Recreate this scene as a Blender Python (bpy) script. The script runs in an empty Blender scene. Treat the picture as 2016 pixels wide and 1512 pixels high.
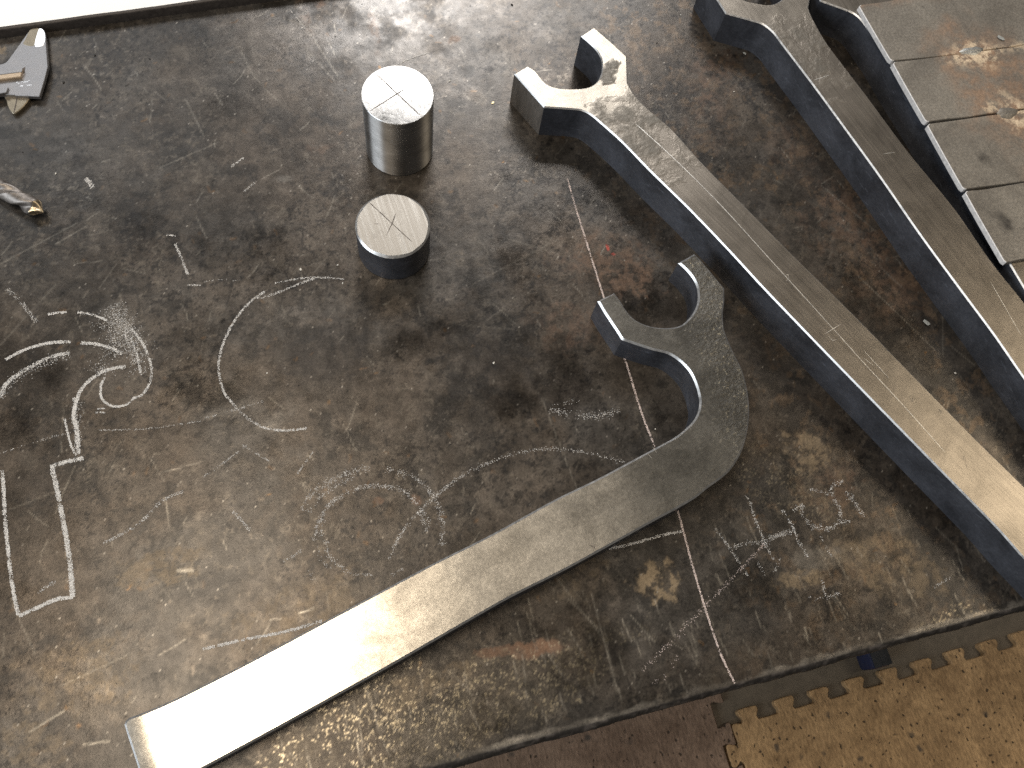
import bpy, bmesh, math, random
import numpy as np
from mathutils import Vector, Matrix
from mathutils.geometry import delaunay_2d_cdt
random.seed(7); RNG = np.random.default_rng(7)
scene = bpy.context.scene
COL = scene.collection
CAM={'loc': [0.0, 0.034201, 0.65], 'right': [0.966117, -0.23943, 0.096397], 'down': [-0.191338, -0.915034, -0.355109], 'fwd': [0.17323, 0.324633, -0.929841], 'lens': 30.317512}

# ---------------------------------------------------------------- camera
cd = bpy.data.cameras.new("camera"); cam = bpy.data.objects.new("camera", cd); COL.objects.link(cam)
cd.sensor_fit = 'HORIZONTAL'; cd.sensor_width = 36.0; cd.lens = CAM['lens']; cd.clip_start = 0.02; cd.clip_end = 60
rx, dn, fw = Vector(CAM['right']), Vector(CAM['down']), Vector(CAM['fwd'])
M = Matrix((rx, -dn, -fw)).transposed().to_4x4(); M.translation = Vector(CAM['loc'])
cam.matrix_world = M
scene.camera = cam

# ---------------------------------------------------------------- light of the workshop
w = bpy.data.worlds.new("World"); scene.world = w; w.use_nodes = True
w.node_tree.nodes['Background'].inputs[0].default_value = (0.90, 0.86, 0.80, 1)
w.node_tree.nodes['Background'].inputs[1].default_value = 0.085
def area(name, loc, target, sx, sy, rad, col):
    l = bpy.data.lights.new(name, 'AREA'); l.shape = 'RECTANGLE'; l.size = sx; l.size_y = sy
    l.energy = rad * math.pi * sx * sy; l.color = col
    o = bpy.data.objects.new(name, l); COL.objects.link(o); o.location = loc
    d = Vector(target) - Vector(loc); o.rotation_euler = d.to_track_quat('-Z', 'Y').to_euler(); return o
area("ceiling_lamp", (-0.58, 0.30, 2.25), (-0.50, 0.28, 0), 1.12, 0.66, 13.0, (1.0, 0.86, 0.68))
area("back_window", (0.82, 2.75, 2.08), (0.1, 0.5, 0), 1.35, 1.1, 11.5, (1.0, 0.985, 0.97))
area("second_back_window", (-1.0, 2.75, 2.30), (0.0, 0.5, 0), 1.2, 1.0, 3.2, (0.92, 0.96, 1.0))
area("side_door", (-3.0, -0.25, 1.40), (0.2, 0.25, 0), 2.0, 1.7, 7.0, (0.85, 0.93, 1.0))
area("second_ceiling_lamp", (2.35, 0.15, 2.25), (0.4, 0.15, 0), 0.9, 0.9, 6.0, (1.0, 0.84, 0.62))
scene.view_settings.view_transform = 'Standard'; scene.view_settings.look = 'None'
scene.view_settings.exposure = 0.0; scene.view_settings.gamma = 1.0
try:
    scene.cycles.use_denoising = False
    scene.cycles.max_bounces = 6; scene.cycles.sample_clamp_indirect = 4
except Exception: pass

D={}
D['w1']=[(0.2036,0.4932,1),(0.1865,0.5327,1),(0.2005,0.5393,1),(0.2062,0.5327),(0.2085,0.5268),(0.2118,0.5188),(0.2173,0.5133),(0.2258,0.51),(0.2361,0.508),(0.2469,0.5075),(0.2557,0.5107),(0.2623,0.5171),(0.2669,0.5267),(0.2687,0.5369),(0.2668,0.5468),(0.2622,0.5563),(0.2573,0.5644,1),(0.272,0.5724,1),(0.2829,0.554),(0.2931,0.535,1),(0.2893,0.5213),(0.2853,0.5068,1),(0.2872,0.4944),(0.2948,0.4774),(0.3102,0.4512),(0.326,0.4129),(0.3466,0.3695),(0.3736,0.3127),(0.4061,0.2474),(0.4287,0.1991),(0.4612,0.1302),(0.4842,0.084),(0.5274,-0.0063,1),(0.4972,-0.0486,1),(0.4586,0.0327),(0.4478,0.0587),(0.4216,0.1125),(0.3944,0.1685),(0.3741,0.2104),(0.3546,0.2513),(0.337,0.2888),(0.3204,0.3264),(0.2996,0.3706),(0.2778,0.4128),(0.2618,0.4461),(0.2474,0.4709),(0.242,0.479),(0.2351,0.4847),(0.2201,0.489)]
D['w3']=[(0.4035,0.5711,1),(0.3958,0.6143,1),(0.4112,0.6175,1),(0.4153,0.6097),(0.4162,0.6032),(0.4176,0.5945),(0.4218,0.5878),(0.4294,0.5826),(0.4392,0.5781),(0.4498,0.5751),(0.4592,0.5763),(0.4672,0.5811),(0.4741,0.5895),(0.4783,0.5992),(0.4787,0.6095),(0.4764,0.6199),(0.4734,0.6291,1),(0.4898,0.6336,1),(0.4963,0.6128),(0.5019,0.5916,1),(0.495,0.5789),(0.4876,0.5655,1),(0.4871,0.5539),(0.4896,0.525),(0.4966,0.4936),(0.5061,0.4551),(0.5194,0.3961),(0.5385,0.3286),(0.5484,0.2754),(0.5601,0.2317),(0.6202,-0.011,1),(0.5798,-0.0668,1),(0.528,0.1675),(0.5198,0.2081),(0.5073,0.2592),(0.4948,0.3126),(0.4827,0.3723),(0.4686,0.4338),(0.4579,0.4792),(0.4456,0.5273),(0.4416,0.5426),(0.4356,0.5527),(0.4293,0.557)]
D['w4']=[(0.5029,0.5716,1),(0.5004,0.6145,1),(0.5158,0.6159,1),(0.5189,0.6078),(0.519,0.6014),(0.5194,0.5927),(0.5227,0.5857),(0.5295,0.5797),(0.5385,0.5743),(0.5485,0.5701),(0.5578,0.5701),(0.5662,0.5739),(0.5739,0.5813),(0.5791,0.5903),(0.5806,0.6003),(0.5796,0.6107),(0.5778,0.62,1),(0.5943,0.6225,1),(0.5982,0.6015),(0.6013,0.5801,1),(0.593,0.5685),(0.5843,0.5563,1),(0.5819,0.5439),(0.5831,0.5255),(0.5886,0.4955),(0.5904,0.4541),(0.5949,0.4062),(0.6007,0.3437),(0.6089,0.2712),(0.6135,0.2181),(0.6205,0.1422),(0.6262,0.0909),(0.6358,-0.0087,1),(0.5929,-0.0381,1),(0.5845,0.0515),(0.5834,0.0796),(0.5772,0.1392),(0.5708,0.2011),(0.5661,0.2474),(0.5618,0.2925),(0.5581,0.3338),(0.5554,0.3748),(0.551,0.4235),(0.545,0.4705),(0.5414,0.5074),(0.5364,0.5355),(0.5341,0.545),(0.5296,0.5527),(0.517,0.562)]
D['J']=[(-0.1877,0.0736),(-0.1866,0.0758),(-0.1843,0.0771),(-0.1732,0.0782),(-0.1517,0.0822),(-0.1048,0.0937),(-0.0532,0.1078),(-0.0226,0.1161),(0.0265,0.1293),(0.0741,0.1409),(0.1245,0.1552),(0.1587,0.1631),(0.196,0.1731),(0.2101,0.1769),(0.2275,0.1818),(0.2355,0.1852),(0.2459,0.1913),(0.2522,0.1977),(0.2562,0.2054),(0.2575,0.2137),(0.2576,0.2224),(0.2562,0.2314),(0.252,0.2403),(0.2459,0.2479),(0.2412,0.2512),(0.2325,0.2554),(0.2217,0.2618),(0.2107,0.2688,1),(0.2081,0.2783),(0.2038,0.2927),(0.2007,0.3059,1),(0.2164,0.3102,1),(0.2194,0.3019),(0.2213,0.2938),(0.2257,0.2845),(0.2313,0.2793),(0.2367,0.2758),(0.2438,0.273),(0.2533,0.2711),(0.2622,0.2716),(0.271,0.2763),(0.2785,0.2832),(0.2832,0.2908),(0.286,0.3013),(0.2852,0.3101),(0.282,0.3187),(0.2774,0.3265,1),(0.2939,0.332,1),(0.2984,0.3228),(0.3033,0.3106),(0.3087,0.2965,1),(0.3048,0.285),(0.3001,0.2751),(0.2964,0.262),(0.2962,0.2529),(0.2974,0.2376),(0.299,0.2255),(0.2985,0.2138),(0.2967,0.2026),(0.2934,0.1904),(0.2877,0.1775),(0.2809,0.1664),(0.2733,0.157),(0.2616,0.1474),(0.25,0.1419),(0.2406,0.1384),(0.2293,0.1333),(0.2133,0.1286),(0.192,0.1232),(0.1572,0.1139),(0.1168,0.1034),(0.0749,0.0939),(0.0344,0.0826),(-0.0197,0.0673),(-0.0932,0.0478),(-0.1417,0.0354),(-0.1709,0.028),(-0.1765,0.0277),(-0.179,0.0307),(-0.1817,0.0459)]
D['cal_body']=[(-0.2476,0.6401),(-0.2428,0.6416),(-0.2391,0.6466),(-0.2323,0.6572),(-0.2255,0.668),(-0.2217,0.6736),(-0.2181,0.6756),(-0.2153,0.6755),(-0.2111,0.6743),(-0.2089,0.6697),(-0.2088,0.6531),(-0.2088,0.6316,1),(-0.2124,0.6175),(-0.2176,0.6004,1),(-0.237,0.6046,1),(-0.2371,0.6055,1),(-0.249,0.6079,1)]
D['cal_facetL']=[(-0.2217,0.6736),(-0.2181,0.6756),(-0.2135,0.6747),(-0.2184,0.6565),(-0.2274,0.659),(-0.2257,0.6642)]
D['cal_facetR']=[(-0.2136,0.6745),(-0.2111,0.6741),(-0.2091,0.6697),(-0.2091,0.6607),(-0.2123,0.6544),(-0.2183,0.6563)]
D['cal_rail']=[(-0.2466,0.6341),(-0.2284,0.6298),(-0.2302,0.6212),(-0.247,0.6251)]
D['cal_slot']=[(-0.2294,0.6326),(-0.2273,0.6338),(-0.2279,0.6282),(-0.2311,0.624)]
D['cal_rail2']=[(-0.2479,0.6139),(-0.2414,0.6123),(-0.2432,0.6071),(-0.2482,0.6079)]
D['cal_in']=[(-0.2461,0.611),(-0.2455,0.6028),(-0.2441,0.5946),(-0.2404,0.5886),(-0.2362,0.5906),(-0.2305,0.5967),(-0.2266,0.6033),(-0.2272,0.6079)]
D['cal_ridge']=[(-0.2364,0.6076),(-0.2379,0.598),(-0.2402,0.5888)]
D['cal_logo']=[(-0.2356,0.6199),(-0.223,0.6119)]
D['drill']=[[-0.221,0.483,0.0065],[-0.2529,0.5124,0.0078]]
D['plates']=[[(0.5342,0.5557),(0.54,0.4876),(0.6116,0.4852),(0.6814,0.4821),(0.7259,0.571),(0.5723,0.557)],[(0.54,0.4843),(0.5446,0.4167),(0.6107,0.4151),(0.6483,0.4159),(0.6808,0.4809),(0.6109,0.4837)],[(0.5447,0.4126),(0.5495,0.3427),(0.6105,0.3404),(0.6475,0.4143),(0.61,0.4137)],[(0.5495,0.3387),(0.5547,0.2672),(0.5736,0.2667),(0.6097,0.3388)]]
D['welds']=[(0.6262,0.4858),(0.6295,0.4134)]
D['tall']=(0.0768,0.5,0.02935,0.0719)
D['short']=(0.0523,0.4018,0.03012,0.0375)
D['tall_lines']=[[(0.0627,0.5247),(0.0902,0.4775)],[(0.0521,0.4879),(0.0836,0.5046)]]
D['short_lines']=[[(0.0374,0.4264),(0.0643,0.3835)],[(0.0566,0.4114),(0.0515,0.4022),(0.0463,0.3946)],[(0.038,0.4052),(0.0412,0.4048)],[(0.0448,0.3934),(0.047,0.394)]]
D['w1_lines']=[[(0.2798,0.4616),(0.3031,0.42),(0.3283,0.3687),(0.3536,0.3091),(0.3822,0.2418),(0.3965,0.2074),(0.415,0.1654),(0.4323,0.1231)],[(0.3736,0.2375),(0.3906,0.2433)],[(0.3981,0.2111),(0.4039,0.2031)],[(0.3597,0.2944),(0.3628,0.2952),(0.3621,0.291),(0.3593,0.2896)],[(0.3759,0.2352),(0.3786,0.2305),(0.3825,0.2311)],[(0.4007,0.2174),(0.4121,0.1902)]]
D['w3_lines']=[[(0.4608,0.4827),(0.4776,0.4858)],[(0.4949,0.3946),(0.507,0.3941)],[(0.5386,0.2551),(0.543,0.2034)]]
D['J_lines']=[[(0.1398,0.1183),(0.1447,0.1126)],[(0.1421,0.1128),(0.1449,0.1171)],[(0.2083,0.178),(0.2096,0.1728)],[(0.2031,0.173),(0.2045,0.1698)]]
D['spots']=[(0.1916,0.5311,0.0032),(0.2769,0.5288,0.0045),(0.2258,0.491,0.004),(0.1944,0.5127,0.0025),(0.2677,0.5137,0.004),(0.2388,0.4905,0.003)]
D['plate_flake']=(0.6621,0.4955)
D['chalk']=[('white chalk sketch of a hooked tool ending in a curl, smudged at the top', [([(-0.2641, 0.3306), (-0.2586, 0.3412), (-0.2481, 0.3479), (-0.2359, 0.3534), (-0.2236, 0.3569), (-0.2115, 0.3574)], 0.004, 0.55), ([(-0.2586, 0.361), (-0.2472, 0.3657), (-0.235, 0.3683), (-0.2229, 0.3685), (-0.2108, 0.3665)], 0.003, 0.8), ([(-0.2031, 0.3643), (-0.192, 0.3606), (-0.1819, 0.3554), (-0.1736, 0.3486)], 0.0032, 0.7), ([(-0.2257, 0.3937), (-0.2196, 0.3937), (-0.2117, 0.393)], 0.0024, 0.8), ([(-0.2038, 0.3914), (-0.1935, 0.3872), (-0.1825, 0.38)], 0.0026, 0.85), ([(-0.1647, 0.3685), (-0.1586, 0.3569), (-0.1546, 0.3437), (-0.1532, 0.3312), (-0.1557, 0.3197), (-0.1622, 0.3111), (-0.1675, 0.3099)], 0.0024, 0.6), ([(-0.1675, 0.3103), (-0.1731, 0.3059), (-0.1809, 0.3052), (-0.1875, 0.3086), (-0.1918, 0.3154), (-0.1913, 0.3251), (-0.1882, 0.3315)], 0.0022, 0.9), ([(-0.1669, 0.3637), (-0.1631, 0.3475), (-0.1612, 0.3268)], 0.0024, 0.5), ([(-0.1702, 0.3675), (-0.1681, 0.3547), (-0.1649, 0.3377)], 0.0024, 0.3), ([(-0.172, 0.3371), (-0.1816, 0.3375), (-0.1905, 0.3359), (-0.1995, 0.3308), (-0.2061, 0.3243), (-0.2101, 0.3153), (-0.2131, 0.3043), (-0.2116, 0.2944), (-0.2111, 0.2848), (-0.2115, 0.2736)], 0.0034, 0.75), ([(-0.2107, 0.3194), (-0.2121, 0.3041), (-0.2113, 0.2924), (-0.2128, 0.2777)], 0.0045, 0.4), ([(-0.2194, 0.3038), (-0.2178, 0.2901), (-0.216, 0.2802), (-0.2132, 0.2725)], 0.002, 0.7), ([(-0.1787, 0.3923), (-0.1714, 0.374), (-0.1629, 0.3495), (-0.1613, 0.3289)], 0.018, 0.12), ([(-0.2093, 0.3152), (-0.2107, 0.2961), (-0.2112, 0.2773)], 0.007, 0.12), ([(-0.2641, 0.3306), (-0.2482, 0.3469), (-0.2115, 0.3564)], 0.008, 0.12), ([(-0.178, 0.3795), (-0.1761, 0.3604), (-0.1882, 0.3425), (-0.1923, 0.3353)], 0.016, 0.12), ([(-0.174, 0.385), (-0.1673, 0.369), (-0.1621, 0.3391)], 0.014, 0.1), ([(-0.196, 0.3769), (-0.1784, 0.3754), (-0.1649, 0.3664)], 0.008, 0.07)]), ('white chalk outline of a straight handle below the hooked sketch', [([(-0.2318, 0.2678), (-0.2226, 0.269), (-0.2084, 0.2696)], 0.004, 0.8), ([(-0.2307, 0.2667), (-0.2281, 0.2478), (-0.2261, 0.2294), (-0.2242, 0.2097), (-0.2231, 0.1904), (-0.223, 0.1685)], 0.0042, 0.85), ([(-0.2227, 0.1684), (-0.234, 0.1694), (-0.2466, 0.1666), (-0.2591, 0.1638)], 0.0034, 0.85), ([(-0.265, 0.2724), (-0.2647, 0.2524), (-0.2648, 0.2347), (-0.264, 0.217), (-0.263, 0.1963), (-0.2615, 0.1792), (-0.2594, 0.1646)], 0.0032, 0.8), ([(-0.2461, 0.1764), (-0.2396, 0.1799), (-0.2331, 0.1822)], 0.003, 0.25), ([(-0.1963, 0.3066), (-0.19, 0.3056)], 0.0016, 0.5), ([(-0.1973, 0.3039), (-0.1898, 0.3023)], 0.0016, 0.5)]), ('faint chalk streaks between the handle sketch and the circles', [([(-0.1997, 0.2023), (-0.1829, 0.2073), (-0.1707, 0.2134), (-0.1563, 0.2245), (-0.1406, 0.2284)], 0.003, 0.3), ([(-0.196, 0.2888), (-0.1589, 0.2827), (-0.1207, 0.2807)], 0.0016, 0.22), ([(-0.2661, 0.2855), (-0.2412, 0.2895), (-0.216, 0.2916)], 0.002, 0.15), ([(-0.2549, 0.4222), (-0.245, 0.4086), (-0.2347, 0.3888)], 0.0045, 0.22), ([(-0.1254, 0.236), (-0.107, 0.2451), (-0.0899, 0.2547)], 0.002, 0.25), ([(-0.0942, 0.2552), (-0.0763, 0.2383)], 0.0016, 0.3), ([(-0.1078, 0.2054), (-0.1021, 0.1969), (-0.0973, 0.1881)], 0.003, 0.3), ([(-0.0775, 0.1601), (-0.063, 0.1656)], 0.0026, 0.22), ([(-0.0573, 0.2237), (-0.0424, 0.2386)], 0.0018, 0.3), ([(-0.1198, 0.2824), (-0.0965, 0.2843), (-0.0728, 0.2872)], 0.0024, 0.22), ([(-0.1402, 0.1123), (-0.1133, 0.1122), (-0.084, 0.1109), (-0.0571, 0.1124)], 0.0026, 0.62)]), ('large open white chalk arc left of the short cylinder', [([(0.0061, 0.3804), (-0.0125, 0.3858), (-0.0257, 0.3877), (-0.0392, 0.3881), (-0.0498, 0.3875)], 0.002, 0.55), ([(-0.0006, 0.3868), (-0.0087, 0.385), (-0.024, 0.3862)], 0.002, 0.2), ([(-0.0173, 0.3856), (-0.0323, 0.3829), (-0.0463, 0.3791), (-0.0619, 0.3762), (-0.0664, 0.3776)], 0.0024, 0.55), ([(-0.0588, 0.3815), (-0.0664, 0.3776), (-0.0758, 0.3708), (-0.0867, 0.359), (-0.096, 0.3441), (-0.102, 0.3287), (-0.1034, 0.3147), (-0.1016, 0.3003), (-0.0959, 0.2891), (-0.0893, 0.2782), (-0.0792, 0.2678), (-0.0692, 0.2622), (-0.0571, 0.2592), (-0.0446, 0.2581)], 0.0024, 0.85), ([(-0.1058, 0.3999), (-0.0909, 0.3988), (-0.0754, 0.3949)], 0.0018, 0.2)]), ('rubbed double chalk circle just above the bent wrench handle', [([(-0.0591, 0.1954), (-0.0515, 0.2047), (-0.0399, 0.2105), (-0.0266, 0.2151), (-0.0137, 0.217), (-0.0029, 0.2165)], 0.004, 0.38), ([(0.0093, 0.2134), (0.0225, 0.2061), (0.0319, 0.1983), (0.0388, 0.1874), (0.0419, 0.1763), (0.042, 0.1615), (0.0381, 0.146)], 0.0036, 0.4), ([(-0.0535, 0.1923), (-0.047, 0.2), (-0.0315, 0.2077), (-0.0162, 0.2128)], 0.003, 0.35), ([(-0.0527, 0.1704), (-0.049, 0.1821), (-0.0412, 0.1922), (-0.0332, 0.1978), (-0.0218, 0.2018), (-0.0091, 0.2027), (0.0032, 0.2006), (0.0149, 0.1955), (0.0225, 0.1882), (0.0276, 0.1777), (0.0289, 0.1663), (0.0291, 0.1589)], 0.0028, 0.5), ([(-0.0479, 0.1729), (-0.0451, 0.1849), (-0.0373, 0.1941), (-0.0259, 0.199)], 0.003, 0.25), ([(-0.045, 0.1695), (-0.0444, 0.1578), (-0.0397, 0.15), (-0.0325, 0.1418), (-0.0162, 0.1357)], 0.0024, 0.4), ([(-0.0516, 0.1665), (-0.0508, 0.1557), (-0.0445, 0.1472)], 0.0024, 0.2), ([(-0.0028, 0.1331), (0.0066, 0.1362)], 0.0024, 0.25), ([(0.0299, 0.1753), (0.0333, 0.1635)], 0.002, 0.4), ([(-0.0616, 0.1529), (-0.0573, 0.1423)], 0.0024, 0.2)]), ('thin chalk arc crossing the rubbed double circle', [([(-0.0023, 0.1445), (0.0075, 0.1584), (0.0185, 0.1686), (0.0292, 0.1764), (0.0387, 0.1827), (0.0479, 0.1872), (0.0625, 0.1944), (0.0747, 0.1985), (0.0964, 0.2025)], 0.0022, 0.5), ([(0.0962, 0.2024), (0.1161, 0.204), (0.1363, 0.2017), (0.1559, 0.1962), (0.1747, 0.1878), (0.1938, 0.1772)], 0.0024, 0.3)]), ('long straight pinkish chalk line running under the bent wrench to the bench edge', [([(0.2175, 0.4424), (0.2168, 0.4087), (0.2169, 0.3671), (0.2171, 0.3245), (0.2179, 0.288), (0.2188, 0.2563), (0.2186, 0.2164), (0.2206, 0.186), (0.2224, 0.159), (0.2229, 0.1297), (0.2211, 0.0857), (0.2207, 0.0471), (0.2218, 0.0206), (0.2251, -0.0003)], 0.0019, 1.0), ([(0.2313, 0.3721), (0.2339, 0.3664), (0.2369, 0.3607)], 0.002, 0.0)]), ('short chalk line from the bent wrench to the straight line', [([(0.1614, 0.1153), (0.1721, 0.1148), (0.1831, 0.1149), (0.1956, 0.1154), (0.2082, 0.1158), (0.2226, 0.1149)], 0.0026, 0.6)]), ('rubbed chalk numerals and strokes beside the straight wrench', [([(0.2811, 0.131), (0.2823, 0.1246), (0.2817, 0.1148), (0.2818, 0.1071), (0.2828, 0.0972), (0.2831, 0.0917), (0.2842, 0.084), (0.2858, 0.0772)], 0.002, 0.6), ([(0.3055, 0.1133), (0.3081, 0.1061), (0.3095, 0.0976), (0.3097, 0.0889), (0.3113, 0.081), (0.3125, 0.0737)], 0.0022, 0.65), ([(0.258, 0.0948), (0.2683, 0.0951), (0.2833, 0.0922), (0.2934, 0.0947), (0.3068, 0.0966)], 0.0028, 0.4), ([(0.2877, 0.095), (0.298, 0.0948), (0.3073, 0.0948)], 0.0028, 0.45), ([(0.3242, 0.1147), (0.321, 0.1093), (0.3219, 0.1025), (0.3241, 0.0976)], 0.003, 0.4), ([(0.3145, 0.1107), (0.324, 0.1142)], 0.003, 0.4), ([(0.3344, 0.1242), (0.3402, 0.1223), (0.3449, 0.119), (0.3488, 0.1153)], 0.0024, 0.4), ([(0.3645, 0.1245), (0.3575, 0.1236), (0.3526, 0.1218), (0.3507, 0.1171), (0.3508, 0.1115), (0.3526, 0.1055), (0.3522, 0.1), (0.3489, 0.0947)], 0.003, 0.5), ([(0.3236, 0.0949), (0.3336, 0.0934)], 0.004, 0.5), ([(0.334, 0.0915), (0.3409, 0.091), (0.3472, 0.0934), (0.3573, 0.0922)], 0.0026, 0.6), ([(0.3629, 0.1161), (0.365, 0.1095), (0.3679, 0.1021), (0.3692, 0.0934)], 0.0032, 0.5), ([(0.3631, 0.1166), (0.3684, 0.1104)], 0.002, 0.4), ([(0.2478, 0.1111), (0.2515, 0.1021), (0.2551, 0.0928), (0.2579, 0.0816), (0.2608, 0.0709)], 0.0019, 0.5), ([(0.3291, 0.0866), (0.3302, 0.0788), (0.3318, 0.0698)], 0.0016, 0.35), ([(0.2721, 0.0804), (0.2745, 0.0682)], 0.0018, 0.35), ([(0.2825, 0.0685), (0.2917, 0.078)], 0.0018, 0.3), ([(0.3173, 0.0551), (0.3167, 0.049), (0.3153, 0.0426)], 0.002, 0.5), ([(0.3027, 0.0455), (0.3088, 0.042), (0.3166, 0.0417), (0.3282, 0.0421)], 0.0024, 0.4), ([(0.4024, 0.0284), (0.4151, 0.0313), (0.4236, 0.0341)], 0.0016, 0.4)]), ('faint diagonal chalk line below the numerals crossing the pinkish line', [([(0.2829, 0.0912), (0.273, 0.086), (0.2603, 0.0789), (0.2462, 0.0707), (0.2273, 0.0607)], 0.0024, 0.4), ([(0.2274, 0.0608), (0.2043, 0.0472), (0.1776, 0.0331), (0.1608, 0.0237)], 0.0032, 0.3), ([(0.1901, 0.0283), (0.1765, 0.017), (0.1634, 0.013)], 0.004, 0.12)]), ('short chalk dashes left of the large open arc', [([(-0.1295, 0.4487), (-0.1224, 0.4463)], 0.002, 0.6), ([(-0.1236, 0.4392), (-0.1203, 0.425), (-0.1169, 0.4086)], 0.0024, 0.7), ([(-0.1187, 0.3994), (-0.1077, 0.3968)], 0.002, 0.5), ([(-0.0695, 0.5064), (-0.0578, 0.5134)], 0.0024, 0.5), ([(-0.0625, 0.4791), (-0.0505, 0.4878)], 0.0024, 0.35), ([(-0.1887, 0.5152), (-0.1857, 0.5116), (-0.1834, 0.5051)], 0.005, 0.6)]), ('thin chalk scratch running from the tall cylinder toward the back of the bench', [([(0.091, 0.5906), (0.1018, 0.5948), (0.113, 0.5979), (0.1242, 0.6003)], 0.001, 1.0), ([(0.0058, 0.671), (0.0162, 0.6468), (0.0248, 0.6274)], 0.001, 0.5)]), ('blurry chalk smear left of the bent wrench head', [([(0.1457, 0.2341), (0.1637, 0.2245), (0.184, 0.2202), (0.2018, 0.2217)], 0.006, 0.22), ([(0.1455, 0.2363), (0.171, 0.2354)], 0.005, 0.1)])]
D['scratch']=[([(-0.0503,0.4681),(-0.0733,0.4297),(-0.113,0.2912)],0.0012,-0.5),([(-0.0147,0.4539),(-0.0424,0.385),(-0.0673,0.2988)],0.0012,-0.4),([(-0.0759,0.4107),(-0.1166,0.3091)],0.001,-0.5),([(-0.004,0.3775),(-0.0056,0.2859)],0.002,-0.35),([(0.0226,0.3723),(0.0125,0.3135)],0.0035,-0.4),([(0.0293,0.3519),(0.0257,0.2793)],0.002,-0.3),([(-0.0264,0.4208),(-0.0147,0.3512),(-0.013,0.2443)],0.0012,-0.3),([(0.0139,0.2818),(0.0116,0.1974)],0.0012,-0.3),([(-0.2591,0.4459),(-0.199,0.473)],0.0012,0.35),([(-0.2622,0.374),(-0.2183,0.4194)],0.0014,0.25),([(-0.2159,0.4567),(-0.1913,0.4691)],0.001,0.4),([(-0.1279,0.5157),(-0.0768,0.5333)],0.001,0.3),([(0.023,0.6306),(0.0366,0.587)],0.0012,0.4),([(-0.0443,0.6293),(-0.0372,0.599),(-0.0156,0.5613)],0.0012,0.3),([(0.0124,0.6233),(0.0334,0.5818)],0.001,0.3),([(-0.0991,0.5836),(-0.0886,0.5434)],0.0014,0.35),([(0.0578,0.6404),(0.0947,0.6565)],0.001,-0.4),([(0.0613,0.6198),(0.0779,0.607)],0.003,-0.3),([(0.1098,0.3553),(0.1938,0.3843)],0.001,0.2),([(-0.2557,0.0859),(-0.2343,0.0937)],0.0014,0.7),([(-0.2231,0.0693),(-0.207,0.0676)],0.0012,0.7),([(0.1151,0.1064),(0.1395,0.0515)],0.001,0.5),([(0.1393,0.0854),(0.1392,0.0369)],0.0012,0.5),([(0.1215,0.0858),(0.1405,0.055)],0.0009,0.7),([(0.1633,0.0645),(0.176,0.0409)],0.0009,0.7),([(0.1566,0.0624),(0.1589,0.0461)],0.001,0.8),([(0.1395,0.0515),(0.1388,0.0155)],0.0018,0.4),([(-0.2348,0.1105),(-0.1908,0.1203)],0.001,0.3),([(-0.0716,0.1214),(-0.0613,0.1222)],0.0012,0.9),([(-0.0925,0.1216),(-0.0851,0.1206)],0.001,0.7),([(-0.151,0.1709),(-0.1413,0.1687)],0.0022,0.9),([(-0.2681,0.2403),(-0.2221,0.2494)],0.001,0.2),([(0.0911,0.3207),(0.1337,0.3083)],0.001,0.2),([(0.15,0.3926),(0.1899,0.3697)],0.001,0.25),([(0.3167,0.0071),(0.3163,-0.0022)],0.001,0.7),([(0.2917,0.0245),(0.2903,0.0153)],0.0012,0.9),([(0.3469,0.0075),(0.3472,-0.0021)],0.001,0.8),([(0.2374,0.078),(0.2388,0.0698)],0.0014,0.9)]
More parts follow.
